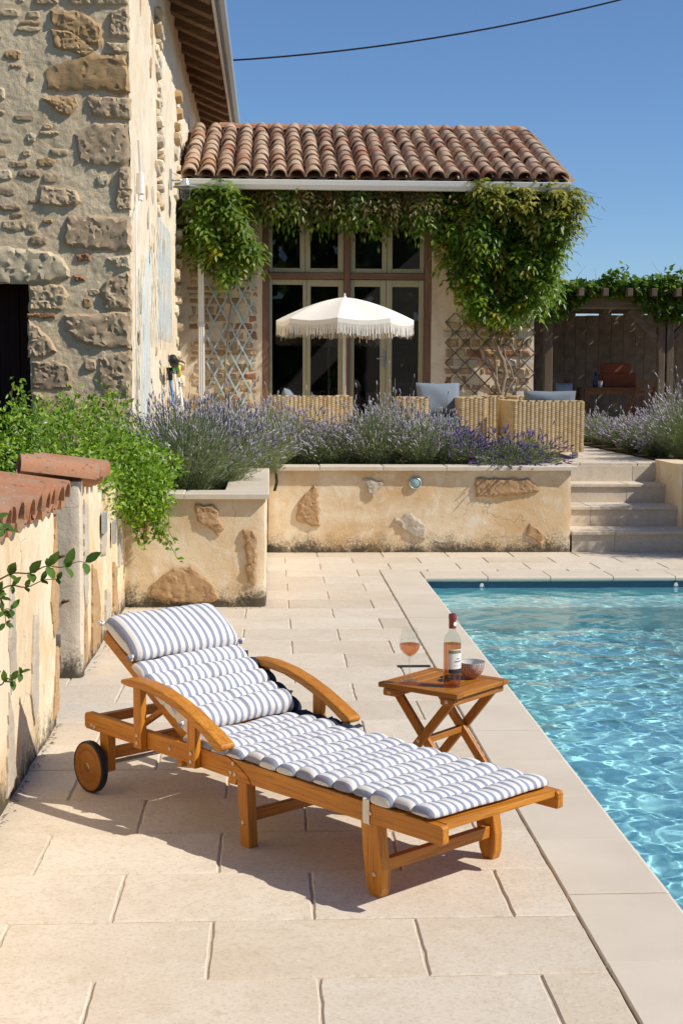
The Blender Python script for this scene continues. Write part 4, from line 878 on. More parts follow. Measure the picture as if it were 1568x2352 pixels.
scr = MB(); scr.lathe([(0,.003),(.0035,.003),(.0045,.0036),(.0075,.0028),(.0085,0)], 12); scr = scr.mesh('screw', MAT['screw_steel'], True)
for (s, z, y_) in [(-1.60,.256,0),(-1.582,.252,0),(-1.254,.285,-.029),(-1.254,.256,-.029),(-1.09,.262,0),(-.925,.282,-.029),(-.925,.252,-.029),(-.722,.282,0),(-.735,.248,0),(-.712,.245,0),(-.668,.085,0),(-.045,.262,0),(-.025,.07,0)]:
    o = bpy.data.objects.new('screw', scr); col.objects.link(o); o.parent = lg; o.location = (s, y_-.0005, z); o.rotation_euler = (R(90),0,0)
def wheel(y_):
    w_ = bpy.data.objects.new('wheel', None); col.objects.link(w_); w_.parent = lg; w_.location = (-1.577, y_, .1015); w_.rotation_euler = (R(90),0,0); w_.empty_display_size = .05
    b = MB(); b.lathe([(.006,.016),(.03,.0175),(.062,.016),(.064,.0145),(.066,.016),(.088,.0165),(.0935,.0135),(.0935,-.0135),(.088,-.0165),(.006,-.016)], 40); b.build('disc', MAT['table_wood_x'], w_, smooth=True, autos=True)
    b = MB(); b.lathe([(.0938,-.0155),(.099,-.014),(.101,-.008),(.101,.008),(.099,.014),(.0938,.0155)], 40); b.build('tyre', MAT['black_rubber'], w_, smooth=True)
    b = MB(); b.lathe([(0,.0225),(.004,.0225),(.005,.0205),(.014,.0205),(.0165,.018),(.0165,.016)], 20); b.build('hub', MAT['brass'], w_, smooth=True, autos=True)
wheel(-.022); wheel(LW+.022)
b = MB(); b.tube([(-1.577,-.03,.1015),(-1.577,LW+.03,.1015)], .008, 10); b.build('axle', MAT['steel'], lg, smooth=True)

# ------------------------------------------------------------------ striped cushion: every padded roll is a part
cu = thing('lounger_cushion', LO, 'blue and white striped padded cushion lying on the lounger', 'cushion', rz=LA)
def roll(name, c, el, en, a, th, y0_, y1_, seed, flat=.35, tilt=0.0, dim=True, nu=18, nv=56, endr=.03, arch=0, mat='striped_canvas'):
    r = random.Random(seed); P = []; ph = [r.uniform(0,6.28) for _ in range(8)]
    for j in range(nv+1):
        t_ = j/nv; tt = .5-.5*math.cos(math.pi*t_)*(.35) - .5*(1-2*t_)*.65; y_ = y0_+(y1_-y0_)*tt
        e = min(tt*(y1_-y0_), (1-tt)*(y1_-y0_)); f = min(1, max(0, e/endr)); f = math.sqrt(max(0, 1-(1-f)**2)); fw = .72+.28*f
        dd = 1.0
        if dim:
            for q in (.12,.29,.46): dd -= .13*math.exp(-((y_-q)/.018)**2)
        wob = .004*math.sin(9*y_+ph[0])+.002*math.sin(27*y_+ph[1])
        for i in range(nu):
            an = 2*math.pi*i/nu; ca, sa = math.cos(an), math.sin(an)
            xx = math.copysign(abs(ca)**.85, ca)*a*fw; zz = math.copysign(abs(sa)**.78, sa)*th*(1 if sa > 0 else flat)*(f*.94+.06)*dd
            zz *= 1+.10*math.sin(11*y_+ph[5])+.05*math.sin(31*y_+ph[2]+an*2)+.03*math.sin(63*y_+ph[3]-an)+.02*math.sin(110*y_+ph[4]+an*3)
            p = c + el*(xx+wob+tilt*(y_-.28)) + en*(zz+arch*math.sin(math.pi*tt))
            P.append((p.x, y_, p.y))
    F = [(j*nu+i, j*nu+(i+1) % nu, (j+1)*nu+(i+1) % nu, (j+1)*nu+i) for j in range(nv) for i in range(nu)] + [tuple(range(nu))[::-1], tuple(nv*nu+i for i in range(nu))]
    b = MB(); b.add(P, F); return b.build(name, MAT[mat], cu, smooth=True)
ex_, ez_ = Vector((1,0)), Vector((0,1)); NSR = 14; p_ = .0895
for k in range(NSR):
    s = .175 - p_*k
    roll('padded_roll', Vector((s, .303 + rng.uniform(-.002,.003))), ex_, ez_, p_*.545, .030+rng.uniform(-.006,.006), .002+rng.uniform(-.008,.012), .545+rng.uniform(-.016,.012), 500+k, tilt=rng.uniform(-.02,.02))
bA = [.035+.077*k for k in range(5)]
for k, a in enumerate(bA):
    roll('padded_roll', BK(a+.03, .036+(.012 if k == 0 else 0)), bd, bn, .0435 + (.008 if k == 0 else 0), .036+(.012 if k == 0 else 0), .022+.006*(k % 2), .55+rng.uniform(-.01,.012), 540+k)
roll('head_pillow', BK(.535,.060), bd, bn, .125, .058, .03, .545, 600, .55, 0, False, 22, 60, .05)
# navy backing that shows along the far edge
for k, a in enumerate(bA[:4]): roll('backing_roll', BK(a+.03, .030), bd, bn, .040, .034, .515, .598-.006*k, 560+k, mat='cushion_navy', nv=14, dim=False)
for k in range(4): roll('backing_roll', Vector((.175-p_*(NSR-1-k), .303)), ex_, ez_, p_*.50, .032, .515, .600-.012*k, 580+k, mat='cushion_navy', nv=14, dim=False)
b = MB()
def navy(u, v):
    a = -.0+u*.64; y_ = .40+.185*v; e = .012*math.sin(a*81)*v
    p = BK(a, .030-.012*v+.006*math.sin(a*160)*v); return (p.x, y_+e, p.y)
b.grid(60, 6, navy); b.grid(60, 6, lambda u, v: (lambda q: (q[0], q[1], q[2]-.01))(navy(u, v)), True)
b.grid(40, 6, lambda u, v: (-1.02+u*.34, .42+.165*v+.008*math.sin(u*44)*v, .309+.012*math.sin(u*28)*v+.012*v)); b.build('backing', MAT['cushion_navy'], cu, smooth=True)
def bow(c, seed):
    r = random.Random(seed); b = MB()
    for k in range(4):
        an = r.uniform(0, 6.28); L = r.uniform(.016,.028); d = Vector((math.cos(an)*.6, math.sin(an)*.5, abs(math.sin(an*1.3))*.7+.2)).normalized(); sd_ = Vector((-d.y, d.x, .4)).normalized()
        path = [Vector(c)+d*(L*q)*math.sin(math.pi*min(1,q)*.9)*1.2 + sd_*(L*.5*math.sin(2*math.pi*q)) for q in [i/8 for i in range(9)]]
        b.tube(path, .0045, 6)
    b.tube([Vector(c)-Vector((0,0,.006)), Vector(c)+Vector((0,0,.008))], [.010,.009], 8); b.build('tie_bow', MAT['striped_canvas'], cu, smooth=True)
q = BK(.42,.06); bow((q.x,.02,q.y), 1); q = BK(.42,.06); bow((q.x,.555,q.y), 2); q = BK(.65,.05); bow((q.x,.025,q.y), 3); q = BK(.05,.05); bow((q.x,.02,q.y), 4)
q = BK(.10,.055); bow((q.x,.575,q.y), 5)
b = MB(); b.add([(-.075,-.003,.232),(-.045,-.003,.232),(-.045,-.003,.303),(-.075,-.003,.303),(-.045,.03,.309),(-.075,.03,.309),(-.075,.0,.224),(-.045,.0,.224)], [(0,1,2,3),(3,2,4,5),(6,7,1,0)]); b.build('strap', MAT['canvas'], cu)

# ------------------------------------------------------------------ folding side table with wine, glass and bowl
TA = R(49); TH = .42
tb = thing('side_table', (.686, 5.521, 0), 'small square folding wooden side table by the pool edge', 'side table', rz=TA)
hs = .186
def tbx(x0_, x1_, y0_, y1_, z0, z1, name, m, bev=.003):
    b = MB(); b.box(x0_, x1_, y0_, y1_, z0, z1); return b.build(name, MAT[m], tb, bev=bev)
bw = .042
for (x0_, x1_) in ((-hs,-hs+bw),(hs-bw,hs)): tbx(x0_, x1_, -hs, hs, TH-.020, TH, 'edge_board', 'table_wood_y')
ns = 6; sw = 2*hs/ns
for k in range(ns):
    y0_, y1_ = -hs+sw*k+.0012, -hs+sw*(k+1)-.0012
    tbx(-hs+bw+.001, hs-bw-.001, y0_, y1_, TH-.018, TH-.0006, 'slat', 'table_wood_x', .0025)
b = MB(); b.lathe([(.026,-.004),(.026,.0008),(.0,.0008)], 24, (0,.0,TH)); b.build('umbrella_hole_disc', MAT['black_rubber'], tb, smooth=True, autos=True)  # flush black disc painted in for the dark inside the open hole
for y_ in (-.135, .135): tbx(-hs+.004, hs-.004, y_-.032, y_+.032, TH-.052, TH-.021, 'bearer', 'table_wood_x', .008)
for x_ in (-.150, .150):
    sg = 1 if x_ < 0 else -1
    for (ya, yb_, dx) in ((-.14,.165,.0),(.14,-.165,.023*sg)):
        b = MB(); b.beam((x_+dx, ya, TH-.035), (x_+dx, yb_, .008), .020, .036, (0,0,1)); b.build('leg', MAT['table_wood_z'], tb, bev=.004)
for y_ in (-.145, .145): tbx(-.14, .14, y_-.014, y_+.014, .035, .06, 'stretcher', 'table_wood_x')
tbx(-.14,.14,-.012,.012,TH*.5-.02,TH*.5+.006,'stretcher','table_wood_x')
for (x_, y_, z) in [(-hs-.0,-.135,TH-.035),(-.161,.012,.205),(-hs,.135,TH-.035)]:
    o = bpy.data.objects.new('screw', scr); col.objects.link(o); o.parent = tb; o.location = (x_-.0005+.004, y_, z); o.rotation_euler = (0,R(-90),0)
gz = TH
gl_ = thing('wine_glass', (.549, 5.522, gz), 'stemmed wine glass part filled with rose wine', 'wine glass')
b = MB(); b.lathe([(0,.0),(.035,.0008),(.036,.002),(.030,.0035),(.012,.0065),(.0055,.014),(.0038,.03),(.0036,.07),(.0046,.088),(.007,.095)], 28); b.build('stem_and_foot', MAT['clear_glass'], gl_, smooth=True)
b = MB(); b.lathe([(0,.094),(.010,.097),(.028,.111),(.039,.127),(.0415,.139),(.039,.158),(.0335,.185),(.0275,.2125)], 32); b.build('bowl', MAT['clear_glass'], gl_, smooth=True)
b = MB(); b.lathe([(0,.0985),(.009,.1005),(.0265,.1145),(.0372,.129),(.0395,.139),(.0388,.147),(0,.147)], 32); b.build('wine', MAT['rose_wine'], gl_, smooth=True, autos=True)
bt = thing('wine_bottle', (.704, 5.414, gz), 'clear bottle of rose wine with white label and red capsule', 'bottle')
b = MB(); b.lathe([(0,.012),(.02,.006),(.030,.0),(.0338,.003),(.0345,.008),(.0345,.170),(.0335,.182),(.029,.196),(.021,.207),(.0155,.216),(.0135,.226),(.0130,.270),(.0145,.272),(.0145,.2805),(.0130,.284),(.009,.284),(.009,.25)], 36); b.build('glass_body', MAT['bottle_glass'], bt, smooth=True, autos=True)
b = MB(); b.lathe([(0,.016),(.018,.010),(.030,.006),(.0328,.009),(.0332,.012),(.0332,.168),(0,.168)], 36); b.build('wine', MAT['rose_wine'], bt, smooth=True, autos=True)
plain('capsule_red', (.27, .05, .045), .4, var=.1); plain('label_paper', (.80, .77, .72), .7, var=.02); plain('label_green', (.24, .25, .12), .7); plain('label_black', (.03, .03, .035), .6); plain('label_ink', (.10, .10, .16), .7); plain('label_grey', (.45, .43, .42), .7); plain('label_red', (.5, .08, .06), .6)
b = MB(); b.lathe([(.0142,.228),(.0142,.262),(.0149,.264),(.0155,.268),(.0155,.279),(.0142,.2835),(.011,.2845)], 28); b.build('capsule', MAT['capsule_red'], bt, smooth=True, autos=True)
LC = R(-90+32)
def patch(r_, a0, a1, z0, z1, name, m, n=20, parent=bt, r2=None):
    b = MB(); b.grid(n, 1, lambda u, v: (r_*math.cos(LC+a0+(a1-a0)*u), r_*math.sin(LC+a0+(a1-a0)*u), z0+(z1-z0)*v)); o = b.build(name, MAT[m], parent, smooth=True); return o
lab = patch(.0351, -R(62), R(62), .074, .150, 'label', 'label_paper')
def sub(r_, a0, a1, z0, z1, name, m): return patch(r_, a0, a1, z0, z1, name, m, 12, lab)
sub(.0353, -R(62), R(62), .134, .1465, 'green_band', 'label_green')
patch(.0351, -R(62), R(62), .056, .0725, 'black_band', 'label_black')
def glyphs(z, h, word, a_c, span, m):
    """tiny strokes standing for the printed line"""
    b = MB(); r_ = .03535; n = len(word)
    for i, ch in enumerate(word):
        a = a_c - span/2 + span*(i+.5)/n; wd_ = span/n*.32
        P = lambda da, zz: (r_*math.cos(LC+a+da), r_*math.sin(LC+a+da), z+zz*h)
        segs = {'S': [(.9,1,-.9,1),(-.9,1,-.9,.5),(-.9,.5,.9,.5),(.9,.5,.9,0),(.9,0,-.9,0)], 'E': [(.9,1,-.9,1),(-.9,1,-.9,0),(-.9,0,.9,0),(-.9,.5,.6,.5)], 'R': [(-.9,0,-.9,1),(-.9,1,.9,1),(.9,1,.9,.5),(.9,.5,-.9,.5),(-.1,.5,.9,0)], 'N': [(-.9,0,-.9,1),(-.9,1,.9,0),(.9,0,.9,1)], 'A': [(-.9,0,0,1),(0,1,.9,0),(-.5,.4,.5,.4)], 'C': [(.9,1,-.9,1),(-.9,1,-.9,0),(-.9,0,.9,0)], 'I': [(0,0,0,1)], ' ': []}.get(ch, [(-.9,0,-.9,1),(-.9,.5,.9,.5),(.9,0,.9,1)])
        for (x0_, z0, x1_, z1) in segs:
            p, q_ = P(x0_*wd_, z0), P(x1_*wd_, z1); tz = h*.07; tw_ = wd_*.16
            if abs(x0_-x1_) > .5: b.add([(p[0],p[1],p[2]-tz),(q_[0],q_[1],q_[2]-tz),(q_[0],q_[1],q_[2]+tz),(p[0],p[1],p[2]+tz)],[(0,1,2,3)])
            else:
                p0, p1 = P(x0_*wd_-tw_, z0), P(x0_*wd_+tw_, z0); q0, q1 = P(x1_*wd_-tw_, z1), P(x1_*wd_+tw_, z1); b.add([p0,p1,q1,q0],[(0,1,2,3)])
    o = b.build('lettering', MAT[m], lab); return o
glyphs(.0845, .0042, 'GRENACHE', 0, R(64), 'label_grey'); glyphs(.1265, .0020, 'IIIIIIIIIIII', 0, R(50), 'label_grey'); glyphs(.1215, .002, 'IIII', 0, R(12), 'label_ink')
b = MB(); r_ = .03535
def scr_path(f, n=40): return [(r_*math.cos(LC+f(i/n)[0]), r_*math.sin(LC+f(i/n)[0]), f(i/n)[1]) for i in range(n+1)]
b.tube(scr_path(lambda q: (R(-10+24*q), .1135+.0016*math.sin(q*26))), .0005, 5); b.tube(scr_path(lambda q: (R(-22+50*q), .1035+.0030*math.sin(q*34+.5)*(1-.4*q))), .0006, 5); b.tube(scr_path(lambda q: (R(-28+60*q), .0995+.004*q*q)), .0004, 5)
b.build('script', MAT['label_ink'], lab)
b = MB(); b.tube([(.0353*math.cos(LC+R(38)), .0353*math.sin(LC+R(38)), .140), (.0358*math.cos(LC+R(38)), .0358*math.sin(LC+R(38)), .140)], .0055, 16); b.build('medal', MAT['label_paper'], lab)
b = MB(); b.tube([(.0141*math.cos(LC+R(5)), .0141*math.sin(LC+R(5)), .246), (.0147*math.cos(LC+R(5)), .0147*math.sin(LC+R(5)), .246)], .0085, 16); b.build('seal', MAT['label_paper'], bt)
t = NT('bowl_pattern'); v = t.coord(rand=False); e_ = t.voro(t.new('ShaderNodeVectorMath', {0: v, 1: (1,1,1)}, operation='MULTIPLY').outputs[0], 120, 'DISTANCE_TO_EDGE', rnd=.25)
z = t.new('ShaderNodeSeparateXYZ', {0: v}).outputs[2]
c = t.mix(t.map(e_, .06, .16), t.mix(t.map(z, .01, .06), (.62,.36,.26), (.70,.58,.52)), t.mix(t.map(z, .01, .06), (.34,.10,.05), (.36,.19,.13)))
MAT['bowl_pattern'] = t.done(c, .35, None, .5); plain('bowl_inside', (.62, .60, .56), .3, var=.03); plain('bowl_rim', (.20, .27, .36), .35, var=.05)
bo = thing('ceramic_bowl', (.800, 5.560, gz), 'small patterned terracotta ceramic bowl behind the bottle', 'bowl')
b = MB(); b.lathe([(.0,.0),(.022,.0),(.023,.004),(.022,.006),(.035,.013),(.046,.028),(.0525,.048),(.0545,.066)], 36); b.build('outside', MAT['bowl_pattern'], bo, smooth=True)
b = MB(); b.lathe([(.0518,.066),(.050,.048),(.043,.029),(.033,.016),(.0,.010)], 36); b.build('inside', MAT['bowl_inside'], bo, smooth=True)
b = MB(); b.lathe([(.0545,.0655),(.0545,.068),(.0518,.068),(.0518,.0655)], 36); b.build('rim', MAT['bowl_rim'], bo, smooth=True)

# ------------------------------------------------------------------ pool fittings and drain
for k, x in enumerate((1.735, 3.35)):
    hk = thing('pool_hook', (x, PY-.004, -.06), ('white hook on the liner, nearest the pool corner', 'white hook on the liner, nearest the stone steps')[k], 'pool hook')
    b = MB(); b.tube([(0,0,.018),(0,-.008,.012)], .012, 10); b.build('peg', MAT['black_rubber'], hk)
    b = MB(); b.prism([(-.012,.0),(-.020,-.03),(-.008,-.022),(0,-.034),(.010,-.02),(.02,-.032),(.013,.0),(.006,.008),(-.006,.008)][::-1], lambda u, v, d: (u, d, v+.004), -.012, -.006); b.build('cleat', MAT['pool_clip'], hk, bev=.002)
dr = thing('drain_slot', (.808, 7.86, 0), 'short black drain slot in the paving behind the side table', 'drain')
b = MB(); b.box(-.092,.092,-.024,.024,-.012,.0025); b.build('frame', MAT['black_rubber'], dr, bev=.001); b = MB(); b.box(-.094,.094,.0245,.030,-.012,.004); b.build('lip', MAT['steel'], dr)

# ------------------------------------------------------------------ parasol
pc = (.885, 17.0)
pa = thing('parasol', (pc[0], pc[1], TZ), 'cream fringed parasol in front of the glazed doors', 'parasol')
RR, ztop, zr = .82, 2.585, 2.315
vert = [R(-90-8.5+45*k) for k in range(8)]
def dome(r_): return ztop - (ztop-zr)*(r_/RR)**1.55
for k in range(8):
    a0, a1 = vert[k], vert[(k+1) % 8] if k < 7 else vert[0]+2*math.pi
    def cp_(u, v):
        p0 = Vector((math.cos(a0), math.sin(a0))); p1 = Vector((math.cos(a1), math.sin(a1))); r_ = RR*v
        e = p0.lerp(p1, u)*r_; sag = -.028*math.sin(math.pi*u)*v; return (pc[0]+e.x, pc[1]+e.y, dome(r_)+sag)
    b = MB(); b.grid(10, 12, cp_); b.build('canopy_panel', MAT['canvas'], pa, world=True, smooth=True)
    def vl(u, v):
        x, y, z = cp_(u, 1.0); return (x, y, z - .05*v)
    b = MB(); b.grid(10, 2, vl); b.build('valance', MAT['canvas'], pa, world=True, smooth=True)
    b = MB(); r2 = random.Random(k)
    for i in range(44):
        u = (i+.5)/44; x, y, z = cp_(u, 1.0); z -= .045; L = .125+r2.uniform(-.015,.015)+ (.05 if r2.random() < .04 else 0); ox, oy = r2.uniform(-.006,.006), r2.uniform(-.006,.006)
        tdir = Vector((math.cos((a0+a1)/2+math.pi/2), math.sin((a0+a1)/2+math.pi/2), 0))*.0048
        P = [Vector((x,y,z)), Vector((x+ox,y+oy,z-L*.6)), Vector((x+ox*1.5,y+oy*1.5,z-L))]
        V = []
        for p in P: V += [p-tdir, p+tdir]
        b.add(V, [(0,1,3,2),(2,3,5,4)])
    b.build('fringe', MAT['fringe'], pa, world=True)
    b = MB(); b.tube([(pc[0],pc[1],ztop-.03)]+[(pc[0]+math.cos(a0)*RR*q, pc[1]+math.sin(a0)*RR*q, dome(RR*q)-.012) for q in (.3,.6,.98)], .006, 6); b.build('rib', MAT['white_metal'], pa, world=True)
b = MB(); b.tube([(0,0,0),(0,0,ztop-TZ-.01)], .019, 12); b.build('pole', MAT['white_metal'], pa, smooth=True)
b = MB(); b.lathe([(.0,.05),(.008,.045),(.012,.03),(.009,.015),(.02,.008),(.022,-.004)], 14, (0,0,ztop-TZ)); b.build('finial', MAT['white_metal'], pa, smooth=True)
b = MB(); b.lathe([(0,.06),(.05,.055),(.24,.04),(.25,.0)], 28, (0,0,.0)); b.build('base', MAT['white_metal'], pa, smooth=True, autos=True)

# ------------------------------------------------------------------ woven rattan seating
def rattan_box(name, parent, x0_, x1_, y0_, y1_, z0, z1, seed=0, faces='flrt'):
    r = np.random.RandomState(seed); VV, FF, TT = [], [], []; base = 0
    def face(P0, U, V, N, w_, h):
        nonlocal base
        nc = max(2, int(round(w_/.047))); nr = max(2, int(round(h/.021))); nu, nv = nc*4, nr*4
        u = np.linspace(0,1,nu+1); v = np.linspace(0,1,nv+1); uu, vv = np.meshgrid(u, v)
        cu_ = np.abs(np.sin(uu*nc*math.pi)); par = (np.floor(uu*nc*.9999)+np.floor(vv*nr*.9999)) % 2
        odd = np.floor(uu*nc*.9999) % 2; rw = np.abs(np.sin((vv*nr+odd*.5)*math.pi)); hgt = .008*cu_**.6*(.40+.60*rw)
        P = P0 + uu[...,None]*U*w_ + vv[...,None]*V*h + hgt[...,None]*N
        ci = np.floor(uu*nc*.9999).astype(int); ri = np.floor(vv*nr*.9999).astype(int)
        tr_ = r.rand(nr+2, nc+2); cc = r.rand(nc+2)
        tint = .16 + .30*cu_ + .22*tr_[ri, ci] + .28*rw + .18*(cc[ci]-.5)
        VV.append(P.reshape(-1,3)); TT.append(np.clip(tint,0,1).ravel())
        idx = np.arange((nu+1)*(nv+1)).reshape(nv+1, nu+1)
        FF.append(np.stack([idx[:-1,:-1], idx[:-1,1:], idx[1:,1:], idx[1:,:-1]], -1).reshape(-1,4)+base); base += (nu+1)*(nv+1)
    A = np.array
    if 'f' in faces: face(A([x0_,y0_,z0]), A([1.,0,0]), A([0,0,1.]), A([0,-1.,0]), x1_-x0_, z1-z0)
    if 'b' in faces: face(A([x1_,y1_,z0]), A([-1.,0,0]), A([0,0,1.]), A([0,1.,0]), x1_-x0_, z1-z0)
    if 'l' in faces: face(A([x0_,y1_,z0]), A([0,-1.,0]), A([0,0,1.]), A([-1.,0,0]), y1_-y0_, z1-z0)
    if 'r' in faces: face(A([x1_,y0_,z0]), A([0,1.,0]), A([0,0,1.]), A([1.,0,0]), y1_-y0_, z1-z0)
    if 't' in faces: face(A([x0_,y0_,z1]), A([1.,0,0]), A([0,1.,0]), A([0,0,1.]), x1_-x0_, y1_-y0_)
    pl = parent.location
    return np_obj(name, np.concatenate(VV), np.concatenate(FF), MAT['rattan'], parent, True, (pl.x, pl.y, pl.z), np.concatenate(TT))
def feet(parent, pts):
    for (x, y) in pts:
        b = MB(); b.box(x-.03,x+.03,y-.03,y+.03,TZ+.002,TZ+.062); b.build('foot', MAT['zinc'], parent, world=True, bev=.004)
def pillow(name, c, w_, h, th, rx, rz, m, label, cat='cushion', group=None):
    n = 16; V = []; 
    for s in (1,-1):
        for j in range(n+1):
            for i in range(n+1):
                u, v_ = i/n*2-1, j/n*2-1; k = ((1-abs(u)**2.6)*(1-abs(v_)**2.6))**.55 if abs(u) < 1 and abs(v_) < 1 else 0
                pin = 1-.05*(abs(u)**3*abs(v_)**0 + 0)*(1-abs(v_)**2); V.append((u*w_/2*(1-.06*(1-v_*v_)*0-.05*(1-abs(v_))*abs(u)), s*th/2*k*(1+.07*math.sin(5*u+3*v_)), v_*h/2*(1-.07*(1-abs(u))*abs(v_)*0-.06*(1-abs(u)**1)*abs(v_))+h/2))
    N = (n+1)**2; F = []
    for j in range(n):
        for i in range(n):
            a = j*(n+1)+i; F.append((a,a+1,a+n+2,a+n+1)); F.append((N+a+n+1,N+a+n+2,N+a+1,N+a))
    b = MB(); b.add(V, F); o = b.build(name, m, smooth=True); o.location = c; o.rotation_euler = (rx, 0, rz); return tag(o, label, cat, group)
def seat_set(name, label, X0, X1, Y0, Y1, arms, back, hz=.64, seed=0):
    """back: 'near' (seen from behind) or 'far'"""
    s = thing(name, ((X0+X1)/2, (Y0+Y1)/2, TZ), label, 'armchair' if 'armchair' in name else 'sofa')
    zb_ = TZ+.062; zt_ = TZ+hz; at_ = .20
    if back == 'near': rattan_box('backrest', s, X0, X1, Y0, Y0+.16, zb_, zt_, seed, 'fblrt')
    else: rattan_box('backrest', s, X0, X1, Y1-.16, Y1, zb_, zt_, seed, 'flrt')
    ya, yb_ = (Y0+.165, Y1) if back == 'near' else (Y0, Y1-.165)
    aw = arms
    rattan_box('armrest', s, X0, X0+aw, ya, yb_, zb_, zt_-.0, seed+1, 'flrt'); rattan_box('armrest', s, X1-aw, X1, ya, yb_, zb_, zt_-.0, seed+2, 'flrt')
    rattan_box('seat_base', s, X0+aw+.002, X1-aw-.002, ya+.01, yb_-.01, zb_, TZ+.28, seed+3, 'ft')
    b = MB(); b.box(X0+aw+.006, X1-aw-.006, ya+.0, yb_-.02, TZ+.295, TZ+.42); b.build('seat_cushion', MAT['cushion_grey'], s, world=True, bev=.03, seg=3)
    feet(s, [(X0+.08,Y0+.06),(X1-.08,Y0+.06),(X0+.08,Y1-.06),(X1-.08,Y1-.06)]); return s
seat_set('rattan_sofa', 'woven rattan sofa seen from behind, left of the parasol pole', -.02, .93, 16.2, 17.0, .16, 'near', .66, 10)
seat_set('rattan_armchair', 'woven rattan armchair facing the pool with big blue-grey cushion', 1.50, 2.47, 16.2, 17.0, .30, 'far', .645, 20)
seat_set('rattan_armchair', 'low woven rattan armchair half hidden between armchair and sofa end', 2.52, 3.3, 17.25, 18.0, .32, 'far', .65, 30)
seat_set('rattan_sofa', 'woven rattan sofa end standing at the top of the steps', 2.66, 3.44, 15.50, 16.6, .16, 'near', .62, 40)
CG = MAT['cushion_grey']
pillow('cushion', (.26, 16.50, TZ+.40), .30, .36, .14, R(-12), R(80), CG, 'grey cushion standing up in the left rattan sofa')
pillow('cushion', (1.98, 16.68, TZ+.41), .52, .42, .17, R(-14), R(4), CG, 'large slate blue cushion in the armchair facing the pool')
pillow('cushion', (3.12, 15.85, TZ+.41), .58, .33, .15, R(10), R(-6), CG, 'grey cushion showing above the sofa end by the steps')

# ------------------------------------------------------------------ dining corner under the pergola
ta = thing('dining_table', (5.95, 24.75, TZ), 'dark wooden dining table under the pergola', 'table')
for k in range(6):
    b = MB(); b.box(-.58,.58,-.36+.12*k,-.36+.12*k+.112,.71,.74); b.build('plank', MAT['chair_wood'], ta, bev=.004)
for (x, y) in ((-.5,-.3),(.5,-.3),(-.5,.3),(.5,.3)):
    b = MB(); b.box(x-.03,x+.03,y-.03,y+.03,0,.71); b.build('leg', MAT['chair_wood'], ta, bev=.004)
b = MB(); b.box(-.5,.5,-.32,-.29,.62,.705); b.build('apron', MAT['chair_wood'], ta)
def fchair(x, y, rz, label):
    c_ = thing('folding_chair', (x, y, TZ), label, 'chair', None, rz)
    for s in (-1, 1):
        b = MB(); b.beam((s*.20,-.24,0),(s*.20,.22,.88), .022, .045, (0,1,0)); b.build('back_leg', MAT['chair_wood'], c_, bev=.003)
        b = MB(); b.beam((s*.175,.24,0),(s*.175,-.16,.45), .022, .04, (0,1,0)); b.build('front_leg', MAT['chair_wood'], c_, bev=.003)
    for k in range(5):
        b = MB(); b.box(-.17,.17,-.20+.08*k,-.20+.08*k+.066,.44,.458); b.build('seat_slat', MAT['chair_wood'], c_, bev=.003)
    for k in range(3):
        z = .60+.09*k; yy = -.24+.46*z/.88; b = MB(); b.box(-.19,.19,yy-.008,yy+.008,z,z+.06); b.build('back_slat', MAT['chair_wood'], c_, bev=.003)
fchair(5.35, 24.55, R(70), 'dark folding chair at the left end of the dining table')
fchair(6.30, 24.05, R(-150), 'dark folding chair in front of the dining table')
bk = thing('wicker_hamper', (6.05, 24.85, TZ+.742), 'red brown wicker hamper standing on the dining table', 'hamper')
b = MB(); b.box(-.26,.34,-.18,.18,0,.24); b.build('body', MAT['wicker_red'], bk, bev=.02); b = MB(); b.box(-.24,.24,-.17,.17,.245,.42); b.build('upper_basket', MAT['wicker_red'], bk, bev=.02)
b = MB(); b.tube([(-.2,-.18,.42),(-.2,-.19,.40),(-.2,-.19,.30)], .012, 6); b.build('strap', MAT['chair_wood'], bk)
b = MB(); b.lathe([(0,0),(.04,0),(.045,.01),(.045,.19),(.03,.23),(.022,.24),(.022,.28),(0,.285)], 18); o = b.build('water_bottle', MAT['blue_bottle'], smooth=True, autos=True); o.location = (5.62, 24.5, TZ+.742); tag(o, 'dark blue flask standing on the dining table', 'flask')
b = MB(); b.lathe([(0,0),(.03,0),(.04,.09),(.035,.11),(0,.11)], 16); o = b.build('beaker', MAT['white_pvc'], smooth=True, autos=True); o.location = (5.74, 24.62, TZ+.742); tag(o, 'pale beaker beside the dark blue flask', 'beaker')
bn_ = thing('garden_stool', (5.05, 24.3, TZ), 'low wooden stool carrying a pale blue cushion', 'stool')
b = MB(); b.box(-.22,.22,-.2,.2,.42,.46); b.build('seat', MAT['chair_wood'], bn_, bev=.005)
for (x, y) in ((-.18,-.16),(.18,-.16),(-.18,.16),(.18,.16)):
    b = MB(); b.box(x-.02,x+.02,y-.02,y+.02,0,.42); b.build('leg', MAT['chair_wood'], bn_)
plain('cushion_blue', (.22, .30, .40), .9, var=.08)
pillow('cushion', (5.05, 24.3, TZ+.46), .30, .36, .12, R(-8), R(5), MAT['cushion_blue'], 'pale blue cushion upright on the stool under the pergola')
